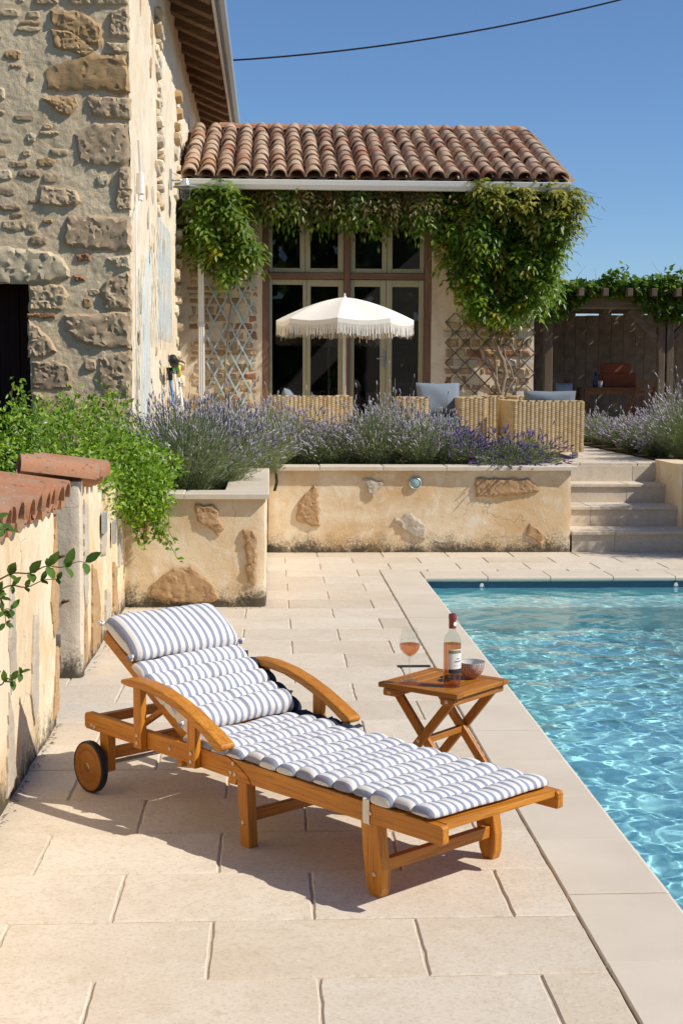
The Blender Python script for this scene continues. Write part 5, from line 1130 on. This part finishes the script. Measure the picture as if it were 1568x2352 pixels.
# ------------------------------------------------------------------ foliage helpers
def unit(a): return a/np.maximum(np.linalg.norm(a, axis=1, keepdims=True), 1e-6)
def leaf_mesh(P, D, N, L, Wd, fold=.18, base=None):
    """rhombic folded leaf of 4 vertices / 2 triangles each"""
    D = unit(D); S = unit(np.cross(D, N)); N2 = np.cross(S, D); L = np.asarray(L)[:,None]; Wd = np.asarray(Wd)[:,None]
    a = P; tip = P + D*L; mid = P + D*L*.45; l = mid - S*Wd*.5 + N2*Wd*fold; r = mid + S*Wd*.5 + N2*Wd*fold
    V = np.stack([a, r, tip, l], 1).reshape(-1,3); n = len(P); i = np.arange(n)[:,None]*4
    F = np.concatenate([i+np.array([[0,1,2]]), i+np.array([[0,2,3]])], 0); return V, F
def inpoly(px, py, poly):
    c = np.zeros(len(px), bool); n = len(poly); j = n-1
    for i in range(n):
        xi, yi = poly[i]; xj_, yj_ = poly[j]
        c ^= ((yi > py) != (yj_ > py)) & (px < (xj_-xi)*(py-yi)/(yj_-yi+1e-9)+xi); j = i
    return c
def sample_poly(poly, n, r):
    a = np.array(poly); out = []
    tot = 0
    while tot < n:
        x = r.uniform(a[:,0].min(), a[:,0].max(), n); y = r.uniform(a[:,1].min(), a[:,1].max(), n); k = inpoly(x, y, poly); out.append(np.stack([x[k], y[k]], 1)); tot += k.sum()
    return np.concatenate(out)[:n]
def pinnate(P, D, r, L=.25, pairs=4, ll=.108, lw=.044, droop=.7):
    """compound leaves: rachis from P along D, drooping; returns leaflets"""
    n = len(P); Vs = []; D = unit(D); up = np.tile([0,0,1.], (n,1)); S = unit(np.cross(D, up)+1e-3); LL = L*r.uniform(.7,1.2,n)[:,None]
    pos, dirs, nor = [], [], []
    for k in range(pairs+1):
        t_ = (k+.6)/(pairs+.6); c = P + D*LL*t_ - np.array([[0,0,1.]])*LL*droop*.5*t_*t_; tang = unit(D - np.array([[0,0,1.]])*droop*t_)
        nn = unit(np.cross(S, tang)); nn *= np.sign(nn[:,2:3]+1e-6)
        for s in ((-1,1) if k < pairs else (0,)):
            d = unit(tang*(.55 if s else 1) + S*s*.9 - np.array([[0,0,.35]]) + r.normal(0,.15,(n,3))); pos.append(c); dirs.append(d); nor.append(unit(nn + r.normal(0,.25,(n,3))))
    P_, D_, N_ = (np.concatenate(x) for x in (pos, dirs, nor)); m = len(P_)
    tint = np.tile(r.rand(n), 2*pairs+1); tint = np.clip(tint + r.normal(0,.08,m), 0, 1)
    V, F = leaf_mesh(P_, D_, N_, ll*r.uniform(.75,1.2,m), lw*r.uniform(.8,1.2,m)); return V, F, np.repeat(tint,4)
def foliage(name, V, F, m, parent, T):
    o = np_obj(name, V, F, MAT[m], parent, False, tuple(parent.location), T); o['kind'] = 'stuff'; return o
def px2(poly, Y=19.0): k = F_/Y; return [((x-620)/k, 1.6+(874-y)/k+.004*(x-784)/k) for x, y in poly]
def climb(n, poly, y_back, thick, r, out=(0,-1,0), spread=.7):
    xz = sample_poly(poly, n, r); th = thick(xz[:,0], xz[:,1]); dep = th*r.rand(n)**.6
    P = np.stack([xz[:,0], y_back-dep, xz[:,1]], 1); D = np.tile(np.array(out, float), (n,1)) + r.normal(0, spread, (n,3)); D[:,2] -= .25; return P, D
# ------------------------------------------------------------------ wisteria on the low house
wr_ = np.random.RandomState(3)
wis = thing('wisteria', (3.05, 19.0, TZ), 'large wisteria covering the right half of the low house wall', 'climbing plant')
poly = px2([(1000,442),(1100,438),(1270,446),(1284,480),(1278,540),(1260,600),(1246,650),(1222,685),(1180,715),(1140,728),(1100,722),(1065,690),(1040,645),(1020,590),(1000,530),(1000,480)])
thk = lambda x, z: .30+.22*np.sin(x*5+z*3)*np.cos(z*4.3)+.20*(x > 2.6)
P, D = climb(1500, poly, 19.12, thk, wr_); V, F, T = pinnate(P, D, wr_); foliage('foliage', V, F, 'wisteria_leaf', wis, T)
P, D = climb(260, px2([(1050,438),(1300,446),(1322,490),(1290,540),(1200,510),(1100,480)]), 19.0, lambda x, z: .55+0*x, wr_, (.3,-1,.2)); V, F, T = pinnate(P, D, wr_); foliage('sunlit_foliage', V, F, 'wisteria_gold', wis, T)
n_ = 260; P = np.stack([wr_.uniform(3.40,3.78,n_), wr_.uniform(19.1,20.1,n_), wr_.uniform(2.7,4.05,n_)],1); D = np.tile([.8,-.4,0],(n_,1))+wr_.normal(0,.5,(n_,3)); V, F, T = pinnate(P, D, wr_); foliage('side_foliage', V, F, 'wisteria_leaf', wis, T)
b = MB()
def vine(b, pts, r0, r1, n=8, seed=0, wob=.02):
    r = random.Random(seed); Q = []
    pts = [Vector(p) for p in pts]
    for i in range(len(pts)-1):
        for k in range(5):
            p = pts[i].lerp(pts[i+1], k/5); Q.append(p + Vector((r.uniform(-wob,wob), r.uniform(-wob,wob), r.uniform(-wob,wob)*.5)))
    Q.append(pts[-1]); b.tube(Q, [r0+(r1-r0)*i/(len(Q)-1) for i in range(len(Q))], n)
vine(b, [(3.12,19.08,TZ),(3.06,19.05,1.3),(3.17,19.06,1.7),(3.02,19.04,2.15),(2.95,19.02,2.6),(2.7,19.0,3.6)], .035, .02, 8, 1); vine(b, [(3.0,19.08,TZ),(3.08,19.05,1.4),(3.0,19.05,1.9),(3.15,19.05,2.4),(3.4,19.0,3.4)], .025, .015, 8, 2)
vine(b, [(3.2,19.1,TZ),(3.14,19.08,1.35),(3.26,19.06,1.62),(3.1,19.06,2.1)], .018, .012, 8, 3); vine(b, [(3.05,19.06,1.6),(2.85,19.05,2.0),(2.6,19.05,2.3)], .016, .01, 8, 4)
b.build('trunk', MAT['vine_stem'], wis, world=True, smooth=True)
b = MB(); r = random.Random(4)
for k in range(14):
    a = Vector((3.75+r.uniform(-.1,.2),18.6+r.uniform(0,.6),r.uniform(3.2,4.1))); d = Vector((r.uniform(.2,.5), r.uniform(-.2,.1), r.uniform(-.1,.2))); b.tube([a, a+d*.5+Vector((0,0,.05)), a+d], [.004,.003,.0015], 4)
b.build('tendril', MAT['green_stem'], wis, world=True)
wm = thing('wisteria', (1.0, 18.9, 3.5), 'browning wisteria fringe hanging above the glazed doors', 'climbing plant')
poly = px2([(565,420),(1010,424),(1005,505),(985,490),(960,505),(935,478),(900,465),(870,490),(845,468),(810,488),(780,468),(740,484),(700,460),(660,470),(630,446),(600,455),(570,440)])
P, D = climb(520, poly, 19.1, lambda x, z: .35+.1*np.sin(x*7), wr_, (0,-.5,-.7), .4); V, F, T = pinnate(P, D, wr_, .28, 5, .092, .034, 1.3); foliage('foliage', V, F, 'wisteria_leaf', wm, T*.85)
P, D = climb(380, px2([(565,420),(1010,424),(1000,460),(900,452),(800,460),(700,445),(600,440)]), 19.0, lambda x, z: .3+0*x, wr_, (0,-.5,-.7), .4); V, F, T = pinnate(P, D, wr_, .28, 5, .092, .034, 1.3); foliage('old_foliage', V, F, 'wisteria_old', wm, T)
b = MB(); vine(b, [(-.9,18.95,3.9),(.2,18.95,4.02),(1.2,18.95,4.0),(2.4,18.95,4.02),(3.4,18.95,3.95)], .018, .018, 6, 9); b.build('stem', MAT['vine_stem'], wm, world=True, smooth=True)
wl_ = thing('wisteria', (-.7, 18.8, 3.2), 'bright green wisteria clump hanging left beside the drainpipe', 'climbing plant')
poly = px2([(430,450),(470,430),(525,428),(548,470),(560,520),(580,570),(584,605),(560,620),(540,635),(520,640),(500,622),(470,600),(436,590),(428,560)], 18.8)
P, D = climb(330, poly, 19.05, lambda x, z: .50+.12*np.sin(x*9+z*6), wr_, (.3,-1,0)); V, F, T = pinnate(P, D, wr_); foliage('foliage', V, F, 'wisteria_leaf', wl_, T)
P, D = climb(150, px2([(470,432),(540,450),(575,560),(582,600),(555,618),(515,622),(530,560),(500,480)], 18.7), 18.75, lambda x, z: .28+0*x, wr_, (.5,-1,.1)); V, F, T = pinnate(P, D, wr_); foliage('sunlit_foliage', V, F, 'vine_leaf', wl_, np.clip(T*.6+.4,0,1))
b = MB(); vine(b, [(-.55,19.08,TZ),(-.6,19.08,1.7),(-.5,19.05,2.6),(-.8,19.0,3.6)], .016, .012, 6, 12); b.build('stem', MAT['vine_stem'], wl_, world=True, smooth=True)
# ------------------------------------------------------------------ vine on the pergola
pvn = thing('grape_vine', (6.4, 23.5, 3.0), 'leafy green vine spreading over the top of the pergola', 'climbing plant')
n_ = 14500; P = np.stack([wr_.uniform(3.8,9.6,n_), 23.2+3.5*wr_.rand(n_)**1.1, 3.06+wr_.rand(n_)*.16],1)
hmp = .26*np.clip(np.sin(P[:,0]*2.3)+.6*np.sin(P[:,0]*5.7+1),0,2)*np.exp(-(P[:,1]-23.4)/.8); P[:,2] += hmp*wr_.rand(n_)
k = wr_.rand(n_) < .14; P[k,1] = 23.38-wr_.rand(k.sum())*.08; P[k,2] = 3.05-.32*wr_.rand(k.sum())*np.clip(np.sin(P[k,0]*3.1)+.5,0,1.4)
D = wr_.normal(0,1,(n_,3)); D[:,2] -= .4; N = np.tile([.3,-.3,1.],(n_,1))+wr_.normal(0,.5,(n_,3)); V, F = leaf_mesh(P, D, N, wr_.uniform(.08,.15,n_), wr_.uniform(.07,.13,n_)); foliage('foliage', V, F, 'vine_leaf', pvn, np.repeat(wr_.rand(n_),4))
b = MB(); vine(b, [(3.9,23.4,3.05),(5,23.45,3.12),(6.2,23.4,3.08),(7.4,23.45,3.12),(9.3,23.4,3.08)], .025, .02, 6, 21)
for k in range(16):
    x = 4+k*.33; b.tube([(x,23.35,3.1),(x+wr_.uniform(-.1,.2),23.3,3.3),(x+wr_.uniform(-.1,.3),23.25,3.4+wr_.uniform(-.05,.15))], [.005,.003,.0015], 4)
b.build('stem', MAT['vine_stem'], pvn, world=True, smooth=True)
# ------------------------------------------------------------------ honeysuckle over the left wall
hr = np.random.RandomState(9)
hs_ = thing('honeysuckle', (-1.6, 10, .72), 'bushy light green honeysuckle spilling over the left garden wall', 'shrub')
blobs = [((-2.3,9.9,1.02),(.6,.9,.44),2600),((-1.75,10.1,1.08),(.55,.9,.36),3000),((-1.30,9.9,1.02),(.42,.8,.36),2800),((-1.0,9.75,.98),(.30,.45,.27),1700),((-.86,9.7,.86),(.22,.28,.24),900),((-1.15,8.9,.92),(.22,.5,.24),900),((-.80,9.85,1.02),(.22,.25,.12),420),((-1.7,8.9,.95),(.55,.7,.28),1200),((-1.5,11.4,1.25),(.5,.8,.24),900)]
Ps, Ds, Ns = [], [], []
for c, rad, n_ in blobs:
    u = unit(hr.normal(0,1,(n_,3))); rr = (.62+.42*hr.rand(n_)**.7)[:,None]; rr *= 1+.16*np.sin(u[:,0:1]*9+u[:,2:3]*7)*np.cos(u[:,1:2]*8); P = np.array(c)+u*rr*np.array(rad)
    D = u*.6+hr.normal(0,.7,(n_,3)); Ps.append(P); Ds.append(D); Ns.append(u*.5+np.array([[.3,-.3,.8]])+hr.normal(0,.45,(n_,3)))
# trailing shoots
shoots = []
for k in range(46):
    a = np.array([hr.uniform(-1.25,-.70), hr.uniform(9.5,9.9), hr.uniform(.75,.95)]); L = hr.uniform(.15,.42)*(1.0 if a[0] > -1.0 else .5); q = np.linspace(0,1,9)[:,None]
    a[1] = 9.9 if a[0] > -1.0 else a[1]
    path = a + q*np.array([[hr.uniform(-.04,.12), -hr.uniform(.02,.1), -L]]) + .02*np.sin(q*7+k); shoots.append(path)
    P = np.repeat(path, 3, 0)+hr.normal(0,.012,(27,3)); Ps.append(P); Ds.append(hr.normal(0,1,(27,3))+np.array([[0,-.3,-.3]])); Ns.append(np.tile([.4,-.6,.6],(27,1))+hr.normal(0,.4,(27,3)))
for k in range(34):
    a = np.array([hr.uniform(-2.4,-1.0), hr.uniform(9.4,10.6), hr.uniform(1.25,1.38)]); L = hr.uniform(.08,.26); q = np.linspace(0,1,8)[:,None]
    path = a + q*np.array([[hr.uniform(-.08,.08), 0, L]]) + .02*np.sin(q*6+k); shoots.append(path); P = np.repeat(path,2,0)+hr.normal(0,.01,(16,3)); Ps.append(P); Ds.append(hr.normal(0,1,(16,3))+np.array([[0,0,.5]])); Ns.append(np.tile([.3,-.5,.7],(16,1))+hr.normal(0,.4,(16,3)))
P, D, N = (np.concatenate(x) for x in (Ps, Ds, Ns)); keep = ~((P[:,0] > -1.03) & (P[:,1] > 9.97) & (P[:,2] < .815)) & ~((P[:,0] > -1.32) & (P[:,0] < -1.005) & (P[:,1] < 10.0) & (P[:,2] < .93)); P, D, N = P[keep], D[keep], N[keep]
n_ = len(P); V, F = leaf_mesh(P, D, N, hr.uniform(.020,.058,n_), hr.uniform(.013,.030,n_)); foliage('foliage', V, F, 'honeysuckle_leaf', hs_, np.repeat(np.clip(hr.normal(.5,.25,n_),0,1),4))
b = MB()
for p in shoots: b.tube([tuple(x) for x in p[::2]], .0025, 4)
for k in range(30):
    a = Vector((hr.uniform(-2.2,-1.1), hr.uniform(9.3,10.8), .72)); b.tube([a, a+Vector((hr.uniform(-.2,.2),hr.uniform(-.2,.1),.25)), a+Vector((hr.uniform(-.3,.4),hr.uniform(-.3,.1),.5))], [.007,.005,.003], 5)
b.build('stem', MAT['green_stem'], hs_, world=True)
n_ = 60; c = np.array([[-1.35,9.3,1.2]])+hr.uniform(-1,1,(12,3))*np.array([[.7,.15,.15]]); P = np.repeat(c,5,0); V, F = leaf_mesh(P, hr.normal(0,1,(n_,3))+np.array([[0,-.5,.3]]), hr.normal(0,1,(n_,3)), np.full(n_,.03), np.full(n_,.011)); foliage('blossom', V, F, 'petal', hs_, np.repeat(hr.rand(n_),4))
# ------------------------------------------------------------------ twigs reaching in at the left edge
def leaf6(b, p, d, n, L, w_):
    d = d.normalized(); s = d.cross(n).normalized(); n2 = s.cross(d); f = .12*w_
    pts = [(0,0),(.25,.42),(.55,.5),(.82,.28),(1,0)]
    V = [p+d*L*q-n2*(0 if q in (0,1) else .0) - n2*L*.10*q*q for q, _ in pts]; Lf = [p+d*L*q+s*w_*h+n2*f-n2*L*.10*q*q for q, h in pts[1:4]]; Rt = [p+d*L*q-s*w_*h+n2*f-n2*L*.10*q*q for q, h in pts[1:4]]
    allv = V+Lf+Rt; b.add(allv, [(0,1,5),(1,2,6,5),(2,3,7,6),(3,4,7),(0,8,1),(1,8,9,2),(2,9,10,3),(3,10,4)])
tr_ = random.Random(31)
def twig(label, pts, n_nodes, L, seed):
    r = random.Random(seed); root = thing('honeysuckle_twig', pts[0], label, 'twig'); b = MB(); Q = []
    P = [Vector(p) for p in pts]
    for i in range(len(P)-1):
        for k in range(6): Q.append(P[i].lerp(P[i+1], k/6) + Vector((0,0,.006*math.sin((i*6+k)*.9))))
    Q.append(P[-1]); b.tube(Q, [.0035-.0022*i/(len(Q)-1) for i in range(len(Q))], 6); b.build('stem', MAT['green_stem'], root, world=True, smooth=True)
    for k in range(n_nodes):
        i = int((k+1)/n_nodes*(len(Q)-1)); p = Q[i]; d = (Q[min(i+1,len(Q)-1)]-Q[max(i-1,0)]).normalized()
        for s in (-1, 1):
            b = MB(); up = Vector((.2,-.7,.5)); sd_ = d.cross(up).normalized()*s; dd = d*r.uniform(.3,.9)+sd_*r.uniform(.6,1)+Vector((0,r.uniform(-.5,.1),r.uniform(-.1,.3))); leaf6(b, p, dd, Vector((.45,-.55,.7))+Vector((r.uniform(-.3,.3),r.uniform(-.3,.3),0)), L*r.uniform(.7,1.15), L*.46)
            o = b.build('leaf', MAT['twig_leaf'], root, world=True, smooth=True)
            a = o.data.attributes.new('tint','FLOAT','POINT'); a.data.foreach_set('value', [r.random()]*len(o.data.vertices))
        if r.random() < .8:
            b = MB()
            for s in range(3): leaf6(b, p, d*.6+Vector((r.uniform(-.6,.6),r.uniform(-.5,.2),r.uniform(.2,1))), Vector((.3,-.7,.4)), L*r.uniform(.35,.6), L*.24)
            o = b.build('leaf', MAT['twig_leaf'], root, world=True, smooth=True); a = o.data.attributes.new('tint','FLOAT','POINT'); a.data.foreach_set('value', [.9]*len(o.data.vertices))
    return root
def at_(x, y, Y): k = F_/Y; return ((x-620)/k, Y, 1.6+(874-y)/k)
twig('longest leafy twig crossing in front of the cement post', [(-1.0,4.55,.93), at_(0,1328,4.5), at_(70,1312,4.45), at_(130,1300,4.42), at_(196,1292,4.40)], 6, .066, 1)
twig('thin leafy twig just below the longest one', [(-1.0,4.55,.86), at_(0,1352,4.5), at_(60,1345,4.45), at_(132,1330,4.42)], 6, .038, 2)
twig('drooping leafy twig at the left edge below the tiles', [(-1.0,4.5,1.0), at_(-60,1180,4.5), at_(-8,1185,4.45), at_(12,1200,4.42), at_(16,1216,4.4)], 4, .044, 3)
twig('short bright leafy twig at the left edge mid wall', [(-1.0,4.5,.75), at_(-60,1400,4.5), at_(-5,1408,4.45), at_(28,1400,4.42)], 5, .042, 4)
twig('lowest leafy twig at the left edge above the shadow', [(-1.0,4.5,.62), at_(-50,1565,4.4), at_(0,1572,4.35), at_(22,1562,4.33), at_(45,1548,4.30)], 5, .044, 5)
twig('small leafy twig at the left edge between the upper pair', [(-1.0,4.5,.8), at_(-50,1330,4.48), at_(-6,1362,4.45), at_(8,1385,4.42), at_(14,1432,4.4)], 6, .038, 6)
# ------------------------------------------------------------------ lavender
def lavender(x, y, z0, rad, h, n, label, m='lavender_pale', seed=0, lean=(0,0), leafn=1.0, spike=.055, group=None, flop=.0):
    r = np.random.RandomState(seed); root = thing('lavender_bush', (x, y, z0), label, 'lavender', group)
    an = r.uniform(0, 2*math.pi, n); q = np.sqrt(r.rand(n)); lo = np.stack([np.cos(an)*q, np.sin(an)*q], 1)
    base = np.concatenate([lo*rad*.28, np.zeros((n,1))], 1); hh = h*(1-.50*q**2)*(.60+.48*r.rand(n)**.8)*np.where(r.rand(n) < .05, 1.38, 1)
    top = np.concatenate([lo*rad*r.uniform(.85,1.15,(n,1)) + np.array([lean])*h, hh[:,None]], 1)
    if flop:
        top[:,2] *= np.where(r.rand(n) < flop, r.uniform(.25,.6,n), 1); top[:,1] -= np.where(top[:,2] < h*.5, .18, 0)
    mid = base*.45+top*.55; mid[:,2] += hh*.13
    SS = []; FF = []; nseg = 4; ts = np.linspace(0,1,nseg+1)
    sd_ = unit(np.stack([-np.sin(an)+r.normal(0,.3,n), np.cos(an)+r.normal(0,.3,n), np.zeros(n)],1))
    for t_ in ts:
        c = base*(1-t_)**2+2*mid*t_*(1-t_)+top*t_**2; wd_ = .0016
        SS += [c-sd_*wd_, c+sd_*wd_]
    V = np.stack(SS,1).reshape(-1,3); i = np.arange(n)[:,None]*(2*(nseg+1)); F = np.concatenate([i+np.array([[2*k,2*k+1,2*k+3,2*k+2]]) for k in range(nseg)],0)
    o = np_obj('stems', V, F, MAT['lavender_stem'], root, False, (0,0,0), np.repeat(r.rand(n),2*(nseg+1))); o['kind'] = 'stuff'
    # flower spikes
    ax = unit(top-mid + r.normal(0,.04,(n,3))); L = spike*r.uniform(.7,1.25,n)[:,None]; s1 = unit(np.cross(ax, r.normal(0,1,(n,3)))); s2 = np.cross(ax, s1)
    rings = [(0,.0012),(.12,.0065),(.28,.0042),(.42,.0078),(.56,.0048),(.70,.0066),(.84,.0036),(1,.001)]; VV = []
    for tt, rr in rings:
        c = top + ax*L*tt
        for a in range(3): VV.append(c + (s1*math.cos(a*2.094+tt*3)+s2*math.sin(a*2.094+tt*3))*rr*1.15)
    V = np.stack(VV,1).reshape(-1,3); nr = len(rings); i = np.arange(n)[:,None]*(nr*3)
    F = np.concatenate([i+np.array([[k*3+a, k*3+(a+1) % 3, (k+1)*3+(a+1) % 3, (k+1)*3+a]]) for k in range(nr-1) for a in range(3)],0)
    kf = np.repeat(r.rand(n) < .74, 1); F = F.reshape(-1, n, 4)[:, kf].reshape(-1, 4); o = np_obj('flowers', V, F, MAT[m], root, False, (0,0,0), np.repeat(np.clip(r.normal(.5,.28,n),0,1), nr*3)); o['kind'] = 'stuff'
    # grey-green leaves in the lower half
    nl = int(n*11*leafn); k = r.randint(0,n,nl); t_ = (r.rand(nl)**.8*.80)[:,None]; c = base[k]*(1-t_)**2+2*mid[k]*t_*(1-t_)+top[k]*t_**2 + r.normal(0,.012,(nl,3)); c[:,2] = np.maximum(c[:,2], .004)
    D = unit(top[k]-base[k])*.8+r.normal(0,.55,(nl,3)); D[:,2] = np.abs(D[:,2])*.8+.1; V, F = leaf_mesh(c, D, r.normal(0,1,(nl,3)), r.uniform(.03,.065,nl), r.uniform(.004,.008,nl)); o = np_obj('leaves', V, F, MAT['lavender_leaf'], root, False, (0,0,0), np.repeat(r.rand(nl),4)); o['kind'] = 'stuff'
    return root
lavender_ = lavender
def lavender(x, y, z0, rad, h, n, *a, **k):
    seed_ = k.get('seed', 0); return lavender_(x, y, z0, rad*1.08, h*(.92 if y > 13.3 and x < 3 else .97)*(1.16 if seed_ in (7,23,5,1) else .9 if seed_ in (6,22,9) else 1), int(n*1.15), *a, **k)
GF = 'lavender along the planter and terrace wall'; GR = 'lavender in the bed right of the steps'
lavender(-.62,10.62,.75,.42,.62,420,'grey-lilac lavender nearest the lounger, on the planter corner',seed=1,group=GF,lean=(.1,-.05))
lavender(-.78,11.35,.75,.45,.74,420,'tall pale lavender against the barn corner',seed=2,group=GF)
lavender(-.38,11.3,.75,.40,.66,360,'pale lavender behind the planter corner bush',seed=3,group=GF,lean=(.15,0))
lavender(-.45,12.3,.75,.42,.70,340,'pale lavender in front of the drainpipe foot',seed=4,group=GF)
lavender(.12,13.95,.75,.42,.60,340,'lilac lavender at the left end of the terrace wall',seed=5,group=GF,lean=(-.1,0))
lavender(.58,13.85,.75,.36,.50,330,'pale lavender below the left rattan sofa',seed=6,group=GF)
lavender(1.02,13.85,.75,.40,.58,380,'pale lavender under the parasol with tallest spikes',seed=7,group=GF,leafn=1.3)
lavender(1.48,13.82,.75,.38,.54,360,'pinkish lavender left of the big blue-grey cushion',seed=8,group=GF,leafn=1.3)
lavender(1.88,13.80,.75,.34,.46,300,'mixed lilac lavender before the armchair facing the pool','lavender_deep',seed=9,group=GF)
lavender(2.20,13.68,.75,.34,.40,360,'deep violet lavender flopping over the wall cap','lavender_deep',seed=10,group=GF,flop=.55,lean=(.1,-.1))
lavender(2.52,13.85,.75,.32,.38,260,'deep violet lavender next to the sofa end by the steps','lavender_deep',seed=11,group=GF,flop=.4,lean=(.15,0))
lavender(.33,14.45,.75,.40,.62,260,'grey-lilac lavender behind the left end of the terrace row',seed=21,group=GF)
lavender(.82,14.42,.75,.40,.60,260,'grey-lilac lavender just before the left sofa back',seed=22,group=GF)
lavender(1.26,14.40,.75,.40,.66,260,'grey-lilac lavender before the parasol foot with long stray spikes',seed=23,group=GF)
lavender(1.72,14.40,.75,.38,.58,240,'grey-lilac lavender just before the armchair seat',seed=24,group=GF)
lavender(-.05,13.0,.75,.36,.62,260,'lilac lavender in the inner corner of the two walls',seed=25,group=GF)
lavender(4.52,15.15,TZ,.46,.80,480,'big pale lavender at the right picture edge above the steps',seed=12,group=GR,lean=(-.12,-.05))
lavender(4.46,16.1,TZ,.42,.62,360,'pale lavender behind the big right edge bush',seed=13,group=GR)
lavender(4.42,17.0,TZ,.36,.42,320,'greyish lavender midway along the right bed',seed=14,group=GR,leafn=1.6)
lavender(4.42,17.8,TZ,.36,.38,260,'greenish lavender in the right bed below the folding chair',seed=15,group=GR,leafn=2.4)
lavender(4.42,18.6,TZ,.38,.38,220,'green barely flowering lavender right of the sofa end',seed=16,group=GR,leafn=3)
lavender(4.45,19.5,TZ,.40,.40,220,'farthest green lavender of the right bed',seed=17,group=GR,leafn=3)
lavender(5.25,17.6,TZ,.42,.50,280,'lilac lavender in front of the pergola post',seed=18,group=GR,leafn=1.5)
lavender(5.2,18.7,TZ,.42,.50,240,'lilac lavender in front of the dining table legs',seed=19,group=GR,leafn=1.5)
lavender(4.78,12.7,.80,.46,1.05,420,'lavender on the end wall beyond the lowest steps, nearer one',seed=31,group=GR,leafn=3)
lavender(4.80,13.3,.80,.44,1.0,420,'lavender on the end wall beyond the lowest steps, farther one',seed=32,group=GR,leafn=3)
lavender(4.30,15.6,TZ,.22,.26,200,'small green lavender edging the terrace paving, nearest the steps',seed=33,group=GR,leafn=3)
lavender(4.30,16.5,TZ,.22,.24,200,'small green lavender edging the terrace paving, farther from the steps',seed=34,group=GR,leafn=3)
# ------------------------------------------------------------------ litter in the wall foot corners
lr = np.random.RandomState(44); n_ = 360; P = np.zeros((n_,3)); k = lr.randint(0,4,n_)
P[:,0] = np.where(k == 0, -.985+np.abs(lr.normal(0,.015,n_)), np.where(k == 1, -1.0+np.abs(lr.normal(0,.02,n_)), np.where(k == 2, lr.uniform(-1.0,-.05,n_), lr.uniform(.0,2.8,n_))))
P[:,1] = np.where(k == 0, lr.uniform(4.6,6.55,n_), np.where(k == 1, lr.uniform(7.8,9.95,n_), np.where(k == 2, 9.975-np.abs(lr.normal(0,.02,n_)), 13.175-np.abs(lr.normal(0,.02,n_))))); P[:,2] = .003+lr.rand(n_)*.004
D = lr.normal(0,1,(n_,3)); D[:,2] *= .2; V, F = leaf_mesh(P, D, np.tile([0,0,1.],(n_,1))+lr.normal(0,.2,(n_,3)), lr.uniform(.008,.022,n_), lr.uniform(.004,.012,n_))
plain('litter_brown', (.20, .13, .07), .9, var=.3)
o = np_obj('leaf_litter', V, F, MAT['litter_brown']); tag(o, 'dry brown leaf litter along the foot of the walls', 'leaf litter', kind='stuff')
# ------------------------------------------------------------------ wood behind the viewer (seen only in the panes)
n_ = 7000; P = np.stack([lr.uniform(-32,34,n_), -13-6*lr.rand(n_), 0*lr.rand(n_)],1); P[:,2] = lr.rand(n_)**.8*(7.5+2.2*np.sin(P[:,0]*.35)+1.2*np.sin(P[:,0]*.9+1))
V, F = leaf_mesh(P, lr.normal(0,1,(n_,3)), np.tile([0,1.,.4],(n_,1))+lr.normal(0,.4,(n_,3)), lr.uniform(.7,1.5,n_), lr.uniform(.6,1.2,n_))
o = np_obj('distant_wood', V, F, MAT['wisteria_leaf'], None, False, (0,0,0), np.repeat(lr.rand(n_)*.8,4)); tag(o, 'green belt of trees on the far side of the garden', 'wood', kind='stuff')
